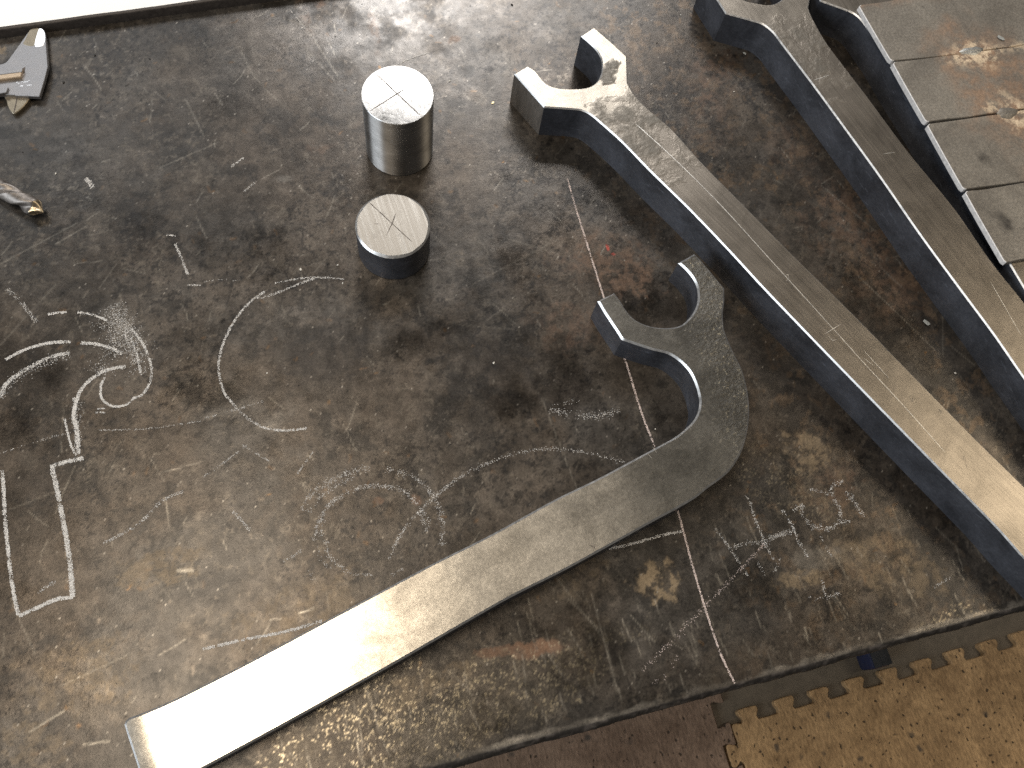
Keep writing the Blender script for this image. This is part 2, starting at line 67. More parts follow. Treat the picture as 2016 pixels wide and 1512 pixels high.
D['stains_patches']=[((-0.0207, 0.3157), (0.0416, 0.0102), (0.0059, -0.0299), 'dark', 0.55), ((-0.0513, 0.3265), (0.0235, -0.0048), (-0.0033, -0.0216), 'dark', 0.3), ((-0.159, 0.4705), (0.014, -0.0026), (-0.0026, -0.0289), 'dark', 0.35), ((-0.1927, 0.5324), (0.0101, -0.0018), (-0.0007, -0.0102), 'dark', 0.35), ((-0.1507, 0.5622), (0.046, -0.027), (-0.01, -0.0288), 'dark', 0.15), ((-0.2319, 0.2634), (0.0246, -0.0054), (-0.0028, -0.0458), 'dark', 0.25), ((-0.1279, 0.1555), (0.0313, 0.0026), (0.0024, -0.0146), 'dark', 0.3), ((0.0183, 0.3493), (0.0071, -0.0023), (-0.0121, -0.0434), 'dark', 0.3), ((0.1013, 0.2815), (0.0449, -0.0093), (-0.011, -0.0466), 'dark', 0.35), ((0.1581, 0.2516), (0.0329, -0.0069), (-0.009, -0.0336), 'dark', 0.3), ((0.0279, 0.082), (0.0283, 0.0074), (0.0052, -0.0171), 'dark', 0.2), ((-0.0303, 0.0674), (0.0086, -0.0021), (-0.0025, -0.0133), 'dark', 0.35), ((0.2609, 0.0376), (0.0232, -0.0055), (-0.0051, -0.0139), 'dark', 0.45), ((0.2879, 0.136), (0.0246, -0.0055), (-0.0084, -0.0233), 'dark', 0.3), ((0.4049, 0.0594), (0.0147, -0.0173), (-0.0219, -0.0151), 'dark', 0.4), ((0.4097, 0.0298), (0.0183, -0.0273), (-0.0154, -0.0086), 'dark', 0.4), ((0.3355, 0.2426), (0.0161, -0.0193), (-0.0298, -0.0247), 'dark', 0.35), ((0.3047, 0.3899), (0.0241, -0.0498), (-0.0519, -0.034), 'dark', 0.3), ((0.231, 0.3517), (0.0417, -0.0245), (-0.0156, -0.0256), 'rust', 0.45), ((0.2474, 0.3284), (0.0296, -0.0093), (-0.0074, -0.0182), 'rust', 0.4), ((0.1807, 0.3026), (0.0297, -0.006), (-0.0073, -0.0267), 'rust', 0.3), ((-0.027, 0.4862), (0.0094, -0.0005), (-0.0003, -0.0046), 'light', 0.6), ((0.1899, 0.0851), (0.0194, -0.0088), (-0.0084, -0.0151), 'tan', 0.9), ((0.0868, 0.058), (0.023, -0.0033), (-0.001, -0.007), 'orange', 0.9), ((0.063, 0.0619), (0.0183, -0.0026), (-0.0007, -0.0049), 'orange', 0.7), ((0.3439, 0.1539), (0.0196, -0.0145), (-0.0153, -0.0167), 'tan', 0.5), ((0.3538, 0.1213), (0.0193, -0.0143), (-0.0182, -0.0193), 'rust', 0.3), ((0.3204, 0.0707), (0.0249, -0.0033), (-0.0031, -0.0112), 'light', 0.6), ((0.3028, 0.0588), (0.0246, -0.0034), (-0.002, -0.0074), 'tan', 0.5), ((0.3755, 0.0539), (0.0374, -0.0275), (-0.018, -0.0179), 'tan', 0.3), ((0.0266, 0.184), (0.0045, -0.001), (-0.0008, -0.0039), 'orange', 0.4), ((-0.0015, 0.1902), (0.0037, -0.0008), (-0.0006, -0.0031), 'orange', 0.4), ((0.0081, 0.5131), (0.013, -0.0023), (-0.0017, -0.0105), 'rust', 0.25), ((0.3867, 0.5303), (0.0302, -0.0049), (-0.0117, -0.0343), 'rust', 0.3), ((0.3713, 0.4848), (0.0246, -0.0042), (-0.0112, -0.0329), 'rust', 0.25), ((0.4676, 0.3543), (0.0121, -0.0402), (-0.0592, -0.0287), 'rust', 0.35), ((0.4788, 0.2833), (0.0116, -0.0381), (-0.0437, -0.0198), 'rust', 0.3), ((0.436, 0.4328), (0.0086, -0.0283), (-0.0303, -0.0159), 'rust', 0.25), ((-0.0678, 0.2688), (0.0163, 0.0057), (0.0023, -0.0072), 'light', 0.45), ((-0.1042, 0.285), (0.0263, 0.0033), (0.0007, -0.005), 'light', 0.3), ((-0.2247, 0.1148), (0.0419, 0.003), (0.0058, -0.0271), 'tan', 0.28), ((-0.1574, 0.1773), (0.0315, -0.0006), (0.0012, -0.0148), 'tan', 0.3), ((-0.0677, 0.123), (0.0527, 0.0093), (0.005, -0.0212), 'tan', 0.22), ((-0.2563, 0.0764), (0.0284, -0.0071), (-0.0009, -0.0157), 'tan', 0.25), ((0.022, 0.0547), (0.0213, 0.0031), (0.0021, -0.0102), 'tan', 0.4), ((-0.0087, 0.0482), (0.0173, 0.0025), (0.0022, -0.0101), 'tan', 0.35), ((-0.1747, 0.3832), (0.0142, -0.0126), (-0.0054, -0.0089), 'light', 0.35), ((-0.1706, 0.3643), (0.014, -0.0081), (-0.0052, -0.0138), 'light', 0.25), ((-0.1961, 0.3561), (0.0147, 0.0022), (0.0009, -0.0052), 'light', 0.2), ((0.0641, 0.6487), (0.007, -0.0011), (-0.0027, -0.0149), 'dark', 0.3), ((0.0485, 0.6418), (0.0065, -0.001), (-0.0023, -0.013), 'dark', 0.5), ((0.0354, 0.6716), (0.0066, -0.001), (-0.001, -0.0061), 'rust', 0.5), ((0.0186, 0.6617), (0.0047, 0.0011), (0.0022, -0.0294), 'rust', 0.3), ((0.0792, 0.6341), (0.0048, 0.0005), (-0.0008, -0.0295), 'rust', 0.3), ((0.1516, 0.6118), (0.0069, 0.0006), (-0.0003, -0.0048), 'rust', 0.7), ((0.166, 0.5992), (0.0043, -0.0007), (-0.0009, -0.0041), 'dark', 0.5), ((0.1772, 0.5732), (0.0047, -0.0008), (-0.0011, -0.0046), 'dark', 0.7), ((0.141, 0.597), (0.0056, -0.0055), (-0.0034, -0.0048), 'dark', 0.5), ((0.1264, 0.1038), (0.0265, -0.0062), (-0.0059, -0.0216), 'tan', 0.2), ((0.162, 0.1434), (0.0195, -0.0044), (-0.0033, -0.0114), 'dark', 0.2), ((0.3359, 0.012), (0.0677, -0.0007), (-0.0017, -0.0143), 'dark', 0.2), ((0.1052, 0.2102), (0.0237, -0.0051), (-0.0069, -0.0279), 'dark', 0.25), ((0.0845, 0.2275), (0.0139, -0.0081), (-0.0102, -0.0181), 'dark', 0.3), ((-0.2475, 0.663), (0.0038, -0.0006), (-0.0003, -0.0057), 'tan', 0.5), ((0.2338, 0.3675), (0.0018, 0.0006), (0.0008, -0.0042), 'red', 0.8), ((0.2369, 0.3607), (0.0014, -0.0017), (-0.0011, -0.0011), 'red', 0.6)]
D['speck']=[((0.0238,0.0298),(0.1194,0.0188),(0.0066,-0.0296),'sp',1.0),((-0.0448,0.0468),(0.0568,0.0144),(0.0077,-0.0226),'sp',0.8),((0.0858,0.0391),(0.0485,0.0021),(0.0011,-0.0172),'sp',0.6),((-0.0822,0.0326),(0.0384,0.0097),(0.0057,-0.0158),'sp',0.9),((0.3125,0.1305),(0.0404,-0.0373),(-0.0193,-0.0178),'sp',0.25),((0.4201,0.0036),(0.0396,0.0012),(-0.0012,-0.0109),'sp',0.6),((0.3004,0.1461),(0.0233,-0.0216),(-0.0192,-0.0181),'sp',0.25)]
D['chips']=[(0.429,0.5515,'grey',5),(0.493,0.2419,'grey',9),(-0.1708,0.644,'black',3),(-0.1992,0.6185,'black',4),(-0.1246,0.6326,'black',3),(0.4031,0.5087,'white',2.5),(0.2161,0.6446,'black',4),(0.0032,0.3945,'white',3),(-0.0673,0.3098,'white',2.5),(0.1108,0.2819,'white',3.5),(-0.0273,0.396,'white',4),(0.2256,0.1993,'white',2),(0.1364,0.565,'white',3),(0.1703,0.5343,'brass',4),(0.3801,0.6071,'white',2.5),(0.0043,0.3769,'white',2.5),(-0.2116,0.5244,'white',2.5),(0.4985,0.1922,'white',3),(0.0421,0.6325,'black',2),(0.3455,0.5773,'black',3),(-0.2364,0.5505,'black',2)]
D['foot']=[(0.741,-0.0806),(0.7784,-0.078)]
D['mat_spots']=[(0.9006,-0.177),(0.8873,-0.1417),(0.7444,-0.1672),(0.9352,-0.1981),(0.6782,-0.1434),(0.7851,-0.2058)]

# ---------------------------------------------------------------- helpers
class NT:
    def __init__(s, name):
        s.m = bpy.data.materials.new(name); s.m.use_nodes = True; s.t = s.m.node_tree
        s.b = s.t.nodes['Principled BSDF']
    def n(s, typ, **kw):
        nd = s.t.nodes.new(typ)
        for k, v in kw.items():
            if k.startswith('_'): setattr(nd, k[1:], v)
            else: s.set(nd.inputs[int(k[1:]) if k[0] == 'i' and k[1:].isdigit() else k.replace('_', ' ')], v)
        return nd
    def set(s, sock, v):
        if isinstance(v, bpy.types.NodeSocket): s.t.links.new(v, sock)
        elif isinstance(v, bpy.types.Node): s.t.links.new(v.outputs[0], sock)
        elif isinstance(v, tuple) and len(v) == 3 and sock.type == 'RGBA': sock.default_value = v + (1,)
        else: sock.default_value = v
    def obj(s): return s.n('ShaderNodeTexCoord').outputs['Object']
    def mapp(s, vec, scale): return s.n('ShaderNodeMapping', Vector=vec, Scale=scale).outputs[0]
    def noise(s, vec, scale, detail=4, rough=.6, dist=0):
        return s.n('ShaderNodeTexNoise', Vector=vec, Scale=scale, Detail=detail, Roughness=rough, Distortion=dist).outputs[0]
    def ramp(s, fac, *stops):
        r = s.n('ShaderNodeValToRGB', Fac=fac); e = r.color_ramp.elements
        while len(e) < len(stops): e.new(.5)
        for i, (p, c) in enumerate(stops):
            e[i].position = p; e[i].color = (c, c, c, 1) if isinstance(c, (int, float)) else tuple(c) + (1,)
        return r.outputs[0]
    def mix(s, fac, a, b, mode='MIX'):
        m = s.t.nodes.new('ShaderNodeMix'); m.data_type = 'RGBA'; m.blend_type = mode
        s.set(m.inputs[0], fac); s.set(m.inputs[6], a); s.set(m.inputs[7], b); return m.outputs[2]
    def math(s, op, a, b=0.0, clamp=False):
        m = s.n('ShaderNodeMath', _operation=op, i0=a, i1=b); m.use_clamp = clamp; return m.outputs[0]
    def attr(s, name):
        a = s.n('ShaderNodeAttribute'); a.attribute_name = name; return a
    def bump(s, h, strength=.3, dist=.001, normal=None):
        b = s.n('ShaderNodeBump', Height=h, Strength=strength, Distance=dist)
        if normal is not None: s.set(b.inputs['Normal'], normal)
        return b.outputs[0]
    def out(s, **kw):
        for k, v in kw.items(): s.set(s.b.inputs[k.replace('_', ' ')], v)
        return s.m

def link(name, me, mats, parent=None):
    o = bpy.data.objects.new(name, me); COL.objects.link(o)
    for m in (mats if isinstance(mats, (list, tuple)) else [mats]): me.materials.append(m)
    if parent is not None: o.parent = parent
    return o
def tag(o, label=None, cat=None, group=None, kind=None):
    for k, v in (('label', label), ('category', cat), ('group', group), ('kind', kind)):
        if v: o[k] = v
    return o
def empty(name, loc=(0, 0, 0)):
    o = bpy.data.objects.new(name, None); o.empty_display_size = .02; COL.objects.link(o); o.location = loc; return o
def mesh(name, vs, fs, smooth=False):
    me = bpy.data.meshes.new(name); me.from_pydata(vs, [], fs); me.update()
    if smooth: me.polygons.foreach_set('use_smooth', [True] * len(me.polygons))
    return me
def sharpen(me, deg=32):
    bm = bmesh.new(); bm.from_mesh(me)
    bmesh.ops.recalc_face_normals(bm, faces=bm.faces)
    for f in bm.faces: f.smooth = True
    for e in bm.edges:
        e.smooth = e.calc_face_angle(0) < math.radians(deg)
    bm.to_mesh(me); bm.free()
def box_bm(bm, x0, x1, y0, y1, z0, z1):
    v = [bm.verts.new(p) for p in ((x0,y0,z0),(x1,y0,z0),(x1,y1,z0),(x0,y1,z0),(x0,y0,z1),(x1,y0,z1),(x1,y1,z1),(x0,y1,z1))]
    for f in ((3,2,1,0),(4,5,6,7),(0,1,5,4),(1,2,6,5),(2,3,7,6),(3,0,4,7)): bm.faces.new([v[i] for i in f])
def bevelled_box(name, x0, x1, y0, y1, z0, z1, b, mat, parent=None):
    bm = bmesh.new(); box_bm(bm, x0, x1, y0, y1, z0, z1)
    bmesh.ops.bevel(bm, geom=bm.edges[:], offset=b, segments=2, affect='EDGES', profile=.5)
    me = bpy.data.meshes.new(name); bm.to_mesh(me); bm.free(); sharpen(me, 40); return link(name, me, mat, parent)
# value noise on numpy arrays
_tab = RNG.random((16, 256, 256)).astype(np.float32)
def vn(x, y, s=0):
    xi = np.floor(x).astype(np.int64); yi = np.floor(y).astype(np.int64)
    fx = (x - xi).astype(np.float32); fy = (y - yi).astype(np.float32)
    fx = fx*fx*(3-2*fx); fy = fy*fy*(3-2*fy); t = _tab[s % 16]
    a = t[xi & 255, yi & 255]; b = t[(xi+1) & 255, yi & 255]; c = t[xi & 255, (yi+1) & 255]; d = t[(xi+1) & 255, (yi+1) & 255]
    return (a*(1-fx)+b*fx)*(1-fy) + (c*(1-fx)+d*fx)*fy
def fbm(x, y, f, oct=4, s=0, g=.55):
    o = 0; a = 1; n = 0
    for i in range(oct):
        o = o + a*vn(x*f + 17.3*i + s*3.1, y*f + 9.1*i, s+i); n += a; a *= g; f *= 2.03
    return o/n
def smooth(a, b, v): t = np.clip((v-a)/(b-a), 0, 1); return t*t*(3-2*t)

def catmull(pts, step, closed=True):
    """resample an outline; a third value 1 marks a sharp corner"""
    P = [np.array(p[:2], float) for p in pts]; cn = [len(p) > 2 and p[2] == 1 for p in pts]; n = len(P); out = []
    for i in range(n if closed else n-1):
        a, b = P[i], P[(i+1) % n]
        p0 = a if cn[i] or (not closed and i == 0) else P[i-1]
        p3 = b if cn[(i+1) % n] or (not closed and i == n-2) else P[(i+2) % n]
        L = np.linalg.norm(b-a); k = max(1, int(round(L/step)))
        m1 = (b-p0)/2; m2 = (p3-a)/2
        if cn[i] or p0 is a: m1 = (b-a)
        if cn[(i+1) % n] or p3 is b: m2 = (b-a)
        for m in (m1, m2):
            l = np.linalg.norm(m)
            if l > L: m *= L/l
        for j in range(k):
            t = j/k; h = (2*t**3-3*t**2+1, t**3-2*t**2+t, -2*t**3+3*t**2, t**3-t**2)
            out.append(h[0]*a + h[1]*m1 + h[2]*b + h[3]*m2)
    if not closed: out.append(P[-1])
    return np.array(out)
def area2(p): return .5*np.sum(p[:,0]*np.roll(p[:,1],-1) - np.roll(p[:,0],-1)*p[:,1])
def inset(p, d):
    t1 = p - np.roll(p, 1, 0); t2 = np.roll(p, -1, 0) - p
    n1 = np.stack([-t1[:,1], t1[:,0]], 1); n2 = np.stack([-t2[:,1], t2[:,0]], 1)
    n1 /= np.linalg.norm(n1, axis=1)[:,None]; n2 /= np.linalg.norm(n2, axis=1)[:,None]
    m = n1+n2; m /= np.maximum(np.linalg.norm(m, axis=1), 1e-6)[:,None]
    k = np.clip(np.sum(m*n1, 1), .5, 1)
    return p + m*(d/k)[:,None]
def seg_dist(q, pts):
    d = np.full(len(q), 1e9)
    for i in range(len(pts)-1):
        a, b = pts[i], pts[i+1]; ab = b-a; t = np.clip(((q-a)@ab)/max(ab@ab, 1e-12), 0, 1)
        d = np.minimum(d, np.linalg.norm(q-(a+t[:,None]*ab), axis=1))
    return d

def slab(name, pts, t, z0, mats, step=.0025, chamfer=.001, grid=.004, deform=None, paint=None, frame=None, parent=None, flank=None):
    """thick plate cut to an outline: top sheet with its own points, worn chamfer, flanks, underside.
    frame = (x, y, angle): the object's own origin and x axis; mats = top, flank, chamfer"""
    P = catmull(pts, step)
    if area2(P) < 0: P = P[::-1]
    In = inset(P, chamfer); n = len(P)
    lo, hi = In.min(0), In.max(0)
    gx, gy = np.meshgrid(np.arange(lo[0], hi[0], grid), np.arange(lo[1], hi[1], grid)); q = np.stack([gx.ravel(), gy.ravel()], 1)
    q = q + RNG.uniform(-.2, .2, q.shape)*grid
    # inside test + clearance from the outline
    ins = np.zeros(len(q), bool)
    for i in range(n):
        a, b = In[i], In[(i+1) % n]; c = (a[1] > q[:,1]) != (b[1] > q[:,1])
        with np.errstate(all='ignore'): ins ^= c & (q[:,0] < (b[0]-a[0])*(q[:,1]-a[1])/(b[1]-a[1]) + a[0])
    q = q[ins]
    q = q[seg_dist(q, np.vstack([In, In[:1]])) > grid*.45]
    allp = [Vector(p) for p in np.vstack([In, q])]
    v, e, f, ov, oe, of = delaunay_2d_cdt(allp, [], [list(range(n))], 1, 1e-7)
    idx = {}
    for i, o in enumerate(ov):
        for k in o: idx[k] = i
    used = sorted({i for t_ in f for i in t_} | {idx[i] for i in range(n)}); mp = {o: i for i, o in enumerate(used)}
    xy = np.array([v[i][:] for i in used]); ztop = np.full(len(xy), z0+t)
    if deform is not None: ztop = ztop + deform(xy)
    vs = [(x, y, z) for (x, y), z in zip(xy, ztop)]
    fs = [tuple(mp[i] for i in t_) for t_ in f]; mi = [0]*len(fs)
    ring = [mp[idx[i]] for i in range(n)]
    o1 = len(vs); vs += [(P[i][0], P[i][1], vs[ring[i]][2]-chamfer) for i in range(n)]
    o2 = len(vs); vs += [(P[i][0], P[i][1], z0) for i in range(n)]
    for i in range(n):
        j = (i+1) % n
        fs.append((ring[i], o1+i, o1+j, ring[j])); mi.append(1 if name == 'plate' and flank((P[i]+P[j])/2) == 1 else 2)
        fs.append((o1+i, o2+i, o2+j, o1+j)); mi.append(flank((P[i]+P[j])/2) if flank else 1)
    fs.append(tuple(o2+i for i in reversed(range(n)))); mi.append(1)
    me = mesh(name, vs, fs); me.polygons.foreach_set('material_index', mi); sharpen(me, 30)
    if paint is not None:
        a = me.color_attributes.new('mask', 'FLOAT_COLOR', 'POINT')
        co = np.empty(len(me.vertices)*3, np.float32); me.vertices.foreach_get('co', co); co = co.reshape(-1, 3)
        a.data.foreach_set('color', np.clip(paint(co), 0, 1).astype(np.float32).ravel())
    o = link(name, me, mats, parent)
    if frame:
        Mf = Matrix.Translation((frame[0], frame[1], z0)) @ Matrix.Rotation(frame[2], 4, 'Z')
        me.transform(Mf.inverted()); o.matrix_world = Mf
    return o
def strip(name, pts, wd, z, mat, parent, step=.004, taper=True):
    """thin engraved line laid as a narrow band"""
    P = catmull([tuple(p) for p in pts], step, False); t = np.gradient(P, axis=0); t /= np.maximum(np.linalg.norm(t, axis=1), 1e-9)[:,None]
    nn = np.stack([-t[:,1], t[:,0]], 1); k = len(P)
    hw = wd/2*(.6+.6*RNG.random(k))
    if taper: hw[0] *= .3; hw[-1] *= .3
    vs = [(*(P[i]+nn[i]*hw[i]), z) for i in range(k)] + [(*(P[i]-nn[i]*hw[i]), z) for i in range(k)]
    fs = [(k+i, k+i+1, i+1, i) for i in range(k-1)]
    o = link(name, mesh(name, vs, fs), mat)
    if parent is not None:
        o.parent = parent; o.matrix_parent_inverse = parent.matrix_world.inverted()
    return o

# ---------------------------------------------------------------- materials
def mat_bench():
    k = NT('bench_steel'); c = k.obj()
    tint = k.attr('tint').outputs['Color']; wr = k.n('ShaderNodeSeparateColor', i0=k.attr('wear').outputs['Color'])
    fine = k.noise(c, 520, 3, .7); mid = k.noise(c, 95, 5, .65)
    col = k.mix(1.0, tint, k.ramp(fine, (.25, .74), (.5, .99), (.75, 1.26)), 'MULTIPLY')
    col = k.mix(1.0, col, k.ramp(mid, (.3, .68), (.5, 1.0), (.7, 1.38)), 'MULTIPLY')
    spk = k.ramp(k.noise(c, 800, 1, .5), (.72, 0), (.78, 1)); col = k.mix(k.math('MULTIPLY', spk, .25), col, (.30, .27, .23))
    pit = k.ramp(k.noise(k.mapp(c, (1, 1, 3)), 430, 2, .6), (.28, 1), (.36, 0)); col = k.mix(k.math('MULTIPLY', pit, .7), col, (.016, .015, .014))
    rough = k.math('ADD', wr.outputs[0], k.math('MULTIPLY', k.math('SUBTRACT', fine, .5), .14), True)
    h = k.math('ADD', fine, k.math('MULTIPLY', mid, 1.5))
    return k.out(Base_Color=col, Roughness=rough, Metallic=wr.outputs[1], Normal=k.bump(h, .16, .0004), Specular_IOR_Level=.5)
def mat_wrench():
    """ground steel with scale left in the hollows: mask r = bright grinding, g = rough scale"""
    k = NT('wrench_steel'); c = k.obj()
    mk = k.n('ShaderNodeSeparateColor', i0=k.attr('mask').outputs['Color'])
    br = k.noise(k.mapp(c, (9, 1300, 9)), 1, 3, .7); blot = k.noise(c, 38, 4, .6, .4); fine = k.noise(c, 600, 3, .7)
    col = k.mix(mk.outputs[0], (.27, .24, .205), (.36, .325, .275))
    col = k.mix(1.0, col, k.ramp(blot, (.3, .72), (.55, 1.0), (.75, 1.16)), 'MULTIPLY')
    col = k.mix(.32, col, k.ramp(br, (.3, .78), (.5, 1.0), (.72, 1.22)), 'MULTIPLY')
    th = k.math('ADD', k.math('SUBTRACT', mk.outputs[1], .5), k.noise(c, 62, 5, .62, .4))
    sc = k.ramp(th, (.46, 0), (.70, 1))
    col = k.mix(sc, col, k.ramp(fine, (.3, (.105, .096, .083)), (.7, (.165, .15, .128))))
    rough = k.math('ADD', k.ramp(sc, (0, .36), (1, .50)), k.math('MULTIPLY', k.math('SUBTRACT', br, .5), .22))
    rough = k.math('SUBTRACT', rough, k.math('MULTIPLY', mk.outputs[0], .04))
    n1 = k.bump(br, .06, .0003)
    n2 = k.bump(k.math('MULTIPLY', k.math('MULTIPLY', k.noise(c, 170, 4, .6), sc), mk.outputs[1]), .45, .0018, n1)
    n3 = k.bump(blot, .05, .003, n2)
    return k.out(Base_Color=col, Roughness=rough, Metallic=k.ramp(sc, (0, .92), (1, .55)), Normal=n3)
def mat_forged():
    """bent wrench: hand-forged and wire-brushed"""
    k = NT('forged_steel'); c = k.obj()
    mk = k.n('ShaderNodeSeparateColor', i0=k.attr('mask').outputs['Color'])
    br = k.noise(k.mapp(c, (30, 300, 30)), 1, 3, .65); blot = k.noise(c, 24, 4, .6, .6); fine = k.noise(c, 700, 3, .7)
    grain = k.noise(c, 420, 3, .75)
    col = k.mix(mk.outputs[0], (.100, .096, .087), (.66, .61, .53))
    col = k.mix(1.0, col, k.ramp(blot, (.3, .58), (.52, 1.0), (.75, 1.38)), 'MULTIPLY')
    col = k.mix(.9, col, k.ramp(grain, (.3, .75), (.5, 1.0), (.72, 1.3)), 'MULTIPLY')
    fl = k.math('MULTIPLY', k.ramp(k.noise(c, 420, 3, .7), (.60, 0), (.70, 1)), mk.outputs[1])
    col = k.mix(k.math('MULTIPLY', fl, .55), col, (.52, .46, .33))
    rough = k.math('ADD', k.ramp(mk.outputs[0], (0, .50), (1, .24)), k.math('MULTIPLY', k.math('SUBTRACT', fine, .5), .12))
    n1 = k.bump(br, .02, .0003)
    n2 = k.bump(k.math('MULTIPLY', grain, k.math('SUBTRACT', 1.0, mk.outputs[0])), .4, .0006, n1)
    n3 = k.bump(k.math('MULTIPLY', k.noise(c, 150, 4, .7), mk.outputs[1]), .8, .0022, n2)
    n4 = k.bump(k.noise(c, 14, 2, .4), .10, .006, n3)
    return k.out(Base_Color=col, Roughness=rough, Metallic=.85, Normal=n4)
def mat_flank():
    k = NT('mill_scale'); c = k.obj()
    a = k.noise(c, 26, 5, .65, .5); f = k.noise(c, 380, 3, .7)
    col = k.mix(k.ramp(a, (.35, 0), (.68, 1)), (.038, .041, .050), (.092, .099, .120))
    col = k.mix(k.ramp(k.noise(k.mapp(c, (20, 20, 90)), 3, 4, .7), (.60, 0), (.75, .6)), col, (.20, .22, .265))
    col = k.mix(1.0, col, k.ramp(f, (.3, .8), (.7, 1.2)), 'MULTIPLY')
    return k.out(Base_Color=col, Roughness=.46, Metallic=.35, Normal=k.bump(k.math('ADD', a, k.math('MULTIPLY', f, .1)), .3, .001))
def mat_edge():
    k = NT('worn_edge'); c = k.obj()
    f = k.noise(c, 260, 3, .7)
    return k.out(Base_Color=k.mix(f, (.50, .50, .50), (.82, .82, .82)), Roughness=k.ramp(f, (.3, .30), (.7, .46)), Metallic=.9)
def mat_simple(name, col, rough, metal=0., var=.25, scale=200, bump=.15, stretch=(1, 1, 1)):
    k = NT(name); c = k.mapp(k.obj(), stretch); f = k.noise(c, scale, 4, .65)
    return k.out(Base_Color=k.mix(1.0, col, k.ramp(f, (.28, 1-var), (.72, 1+var)), 'MULTIPLY'), Roughness=k.math('ADD', k.math('MULTIPLY', k.math('SUBTRACT', f, .5), .2), rough), Metallic=metal, Normal=k.bump(f, bump, .0005))
def mat_turned(name, side=True):
    k = NT(name); c = k.obj()
    if side:
        r = k.noise(k.mapp(c, (6, 6, 1400)), 1, 3, .7); b = k.noise(k.mapp(c, (40, 40, 60)), 1, 4, .6)
        col = k.mix(1.0, k.mix(b, (.27, .26, .25), (.46, .45, .44)), k.ramp(r, (.3, .75), (.7, 1.2)), 'MULTIPLY')
        tg = k.n('ShaderNodeTangent', _direction_type='RADIAL', _axis='Z')
        return k.out(Base_Color=col, Roughness=k.ramp(b, (.3, .38), (.7, .47)), Metallic=1.0, Normal=k.bump(r, .03, .0002), Anisotropic=1.0, Anisotropic_Rotation=.25, Tangent=tg.outputs[0])
    r = k.noise(k.mapp(c, (500, 60, 1)), 1, 4, .7); b = k.noise(c, 60, 4, .6, .5)
    col = k.mix(1.0, (.38, .372, .36), k.ramp(r, (.3, .75), (.7, 1.22)), 'MULTIPLY')
    col = k.mix(k.ramp(b, (.5, 0), (.75, .5)), col, (.42, .39, .36))
    return k.out(Base_Color=col, Roughness=k.ramp(b, (.3, .12), (.7, .21)), Metallic=1.0, Normal=k.bump(b, .04, .002))
def mat_sawn():
    k = NT('sawn_face'); c = k.n('ShaderNodeMapping', Vector=k.obj(), Rotation=(0, 0, math.radians(-6))).outputs[0]
    r = k.noise(k.mapp(c, (420, 9, 1)), 1, 3, .75); b = k.noise(c, 90, 4, .6)
    col = k.mix(k.ramp(r, (.45, 0), (.55, .25), (.72, 1)), (.34, .315, .28), (.60, .57, .52))
    col = k.mix(k.ramp(b, (.58, 0), (.8, .5)), col, (.20, .185, .165))
    return k.out(Base_Color=col, Roughness=k.ramp(r, (.4, .46), (.7, .30)), Metallic=.9, Normal=k.bump(r, .12, .0004))
def mat_plate():
    k = NT('rusty_plate'); c = k.n('ShaderNodeTexCoord').outputs['Object']
    a = k.noise(c, 16, 5, .65, .6); f = k.noise(c, 520, 3, .7); m = k.noise(c, 70, 5, .65)
    mk = k.n('ShaderNodeSeparateColor', i0=k.attr('mask').outputs['Color'])
    col = k.mix(k.ramp(a, (.38, 0), (.62, 1)), (.17, .155, .135), (.25, .23, .20))
    ru = k.math('MULTIPLY', mk.outputs[0], k.ramp(m, (.38, .2), (.6, 1)))
    col = k.mix(ru, col, k.mix(m, (.17, .095, .06), (.31, .20, .125)))
    lt = k.math('MULTIPLY', mk.outputs[1], k.ramp(k.noise(c, 110, 4, .7), (.45, 0), (.58, 1)))
    col = k.mix(lt, col, (.62, .50, .36))
    col = k.mix(1.0, col, k.ramp(f, (.28, .70), (.72, 1.30)), 'MULTIPLY')
    dk = k.math('MULTIPLY', mk.outputs[2], k.ramp(m, (.4, .4), (.6, 1))); col = k.mix(dk, col, (.06, .055, .05))
    return k.out(Base_Color=col, Roughness=.55, Metallic=k.math('SUBTRACT', .55, k.math('MULTIPLY', ru, .5)), Normal=k.bump(k.math('ADD', f, m), .35, .0006))
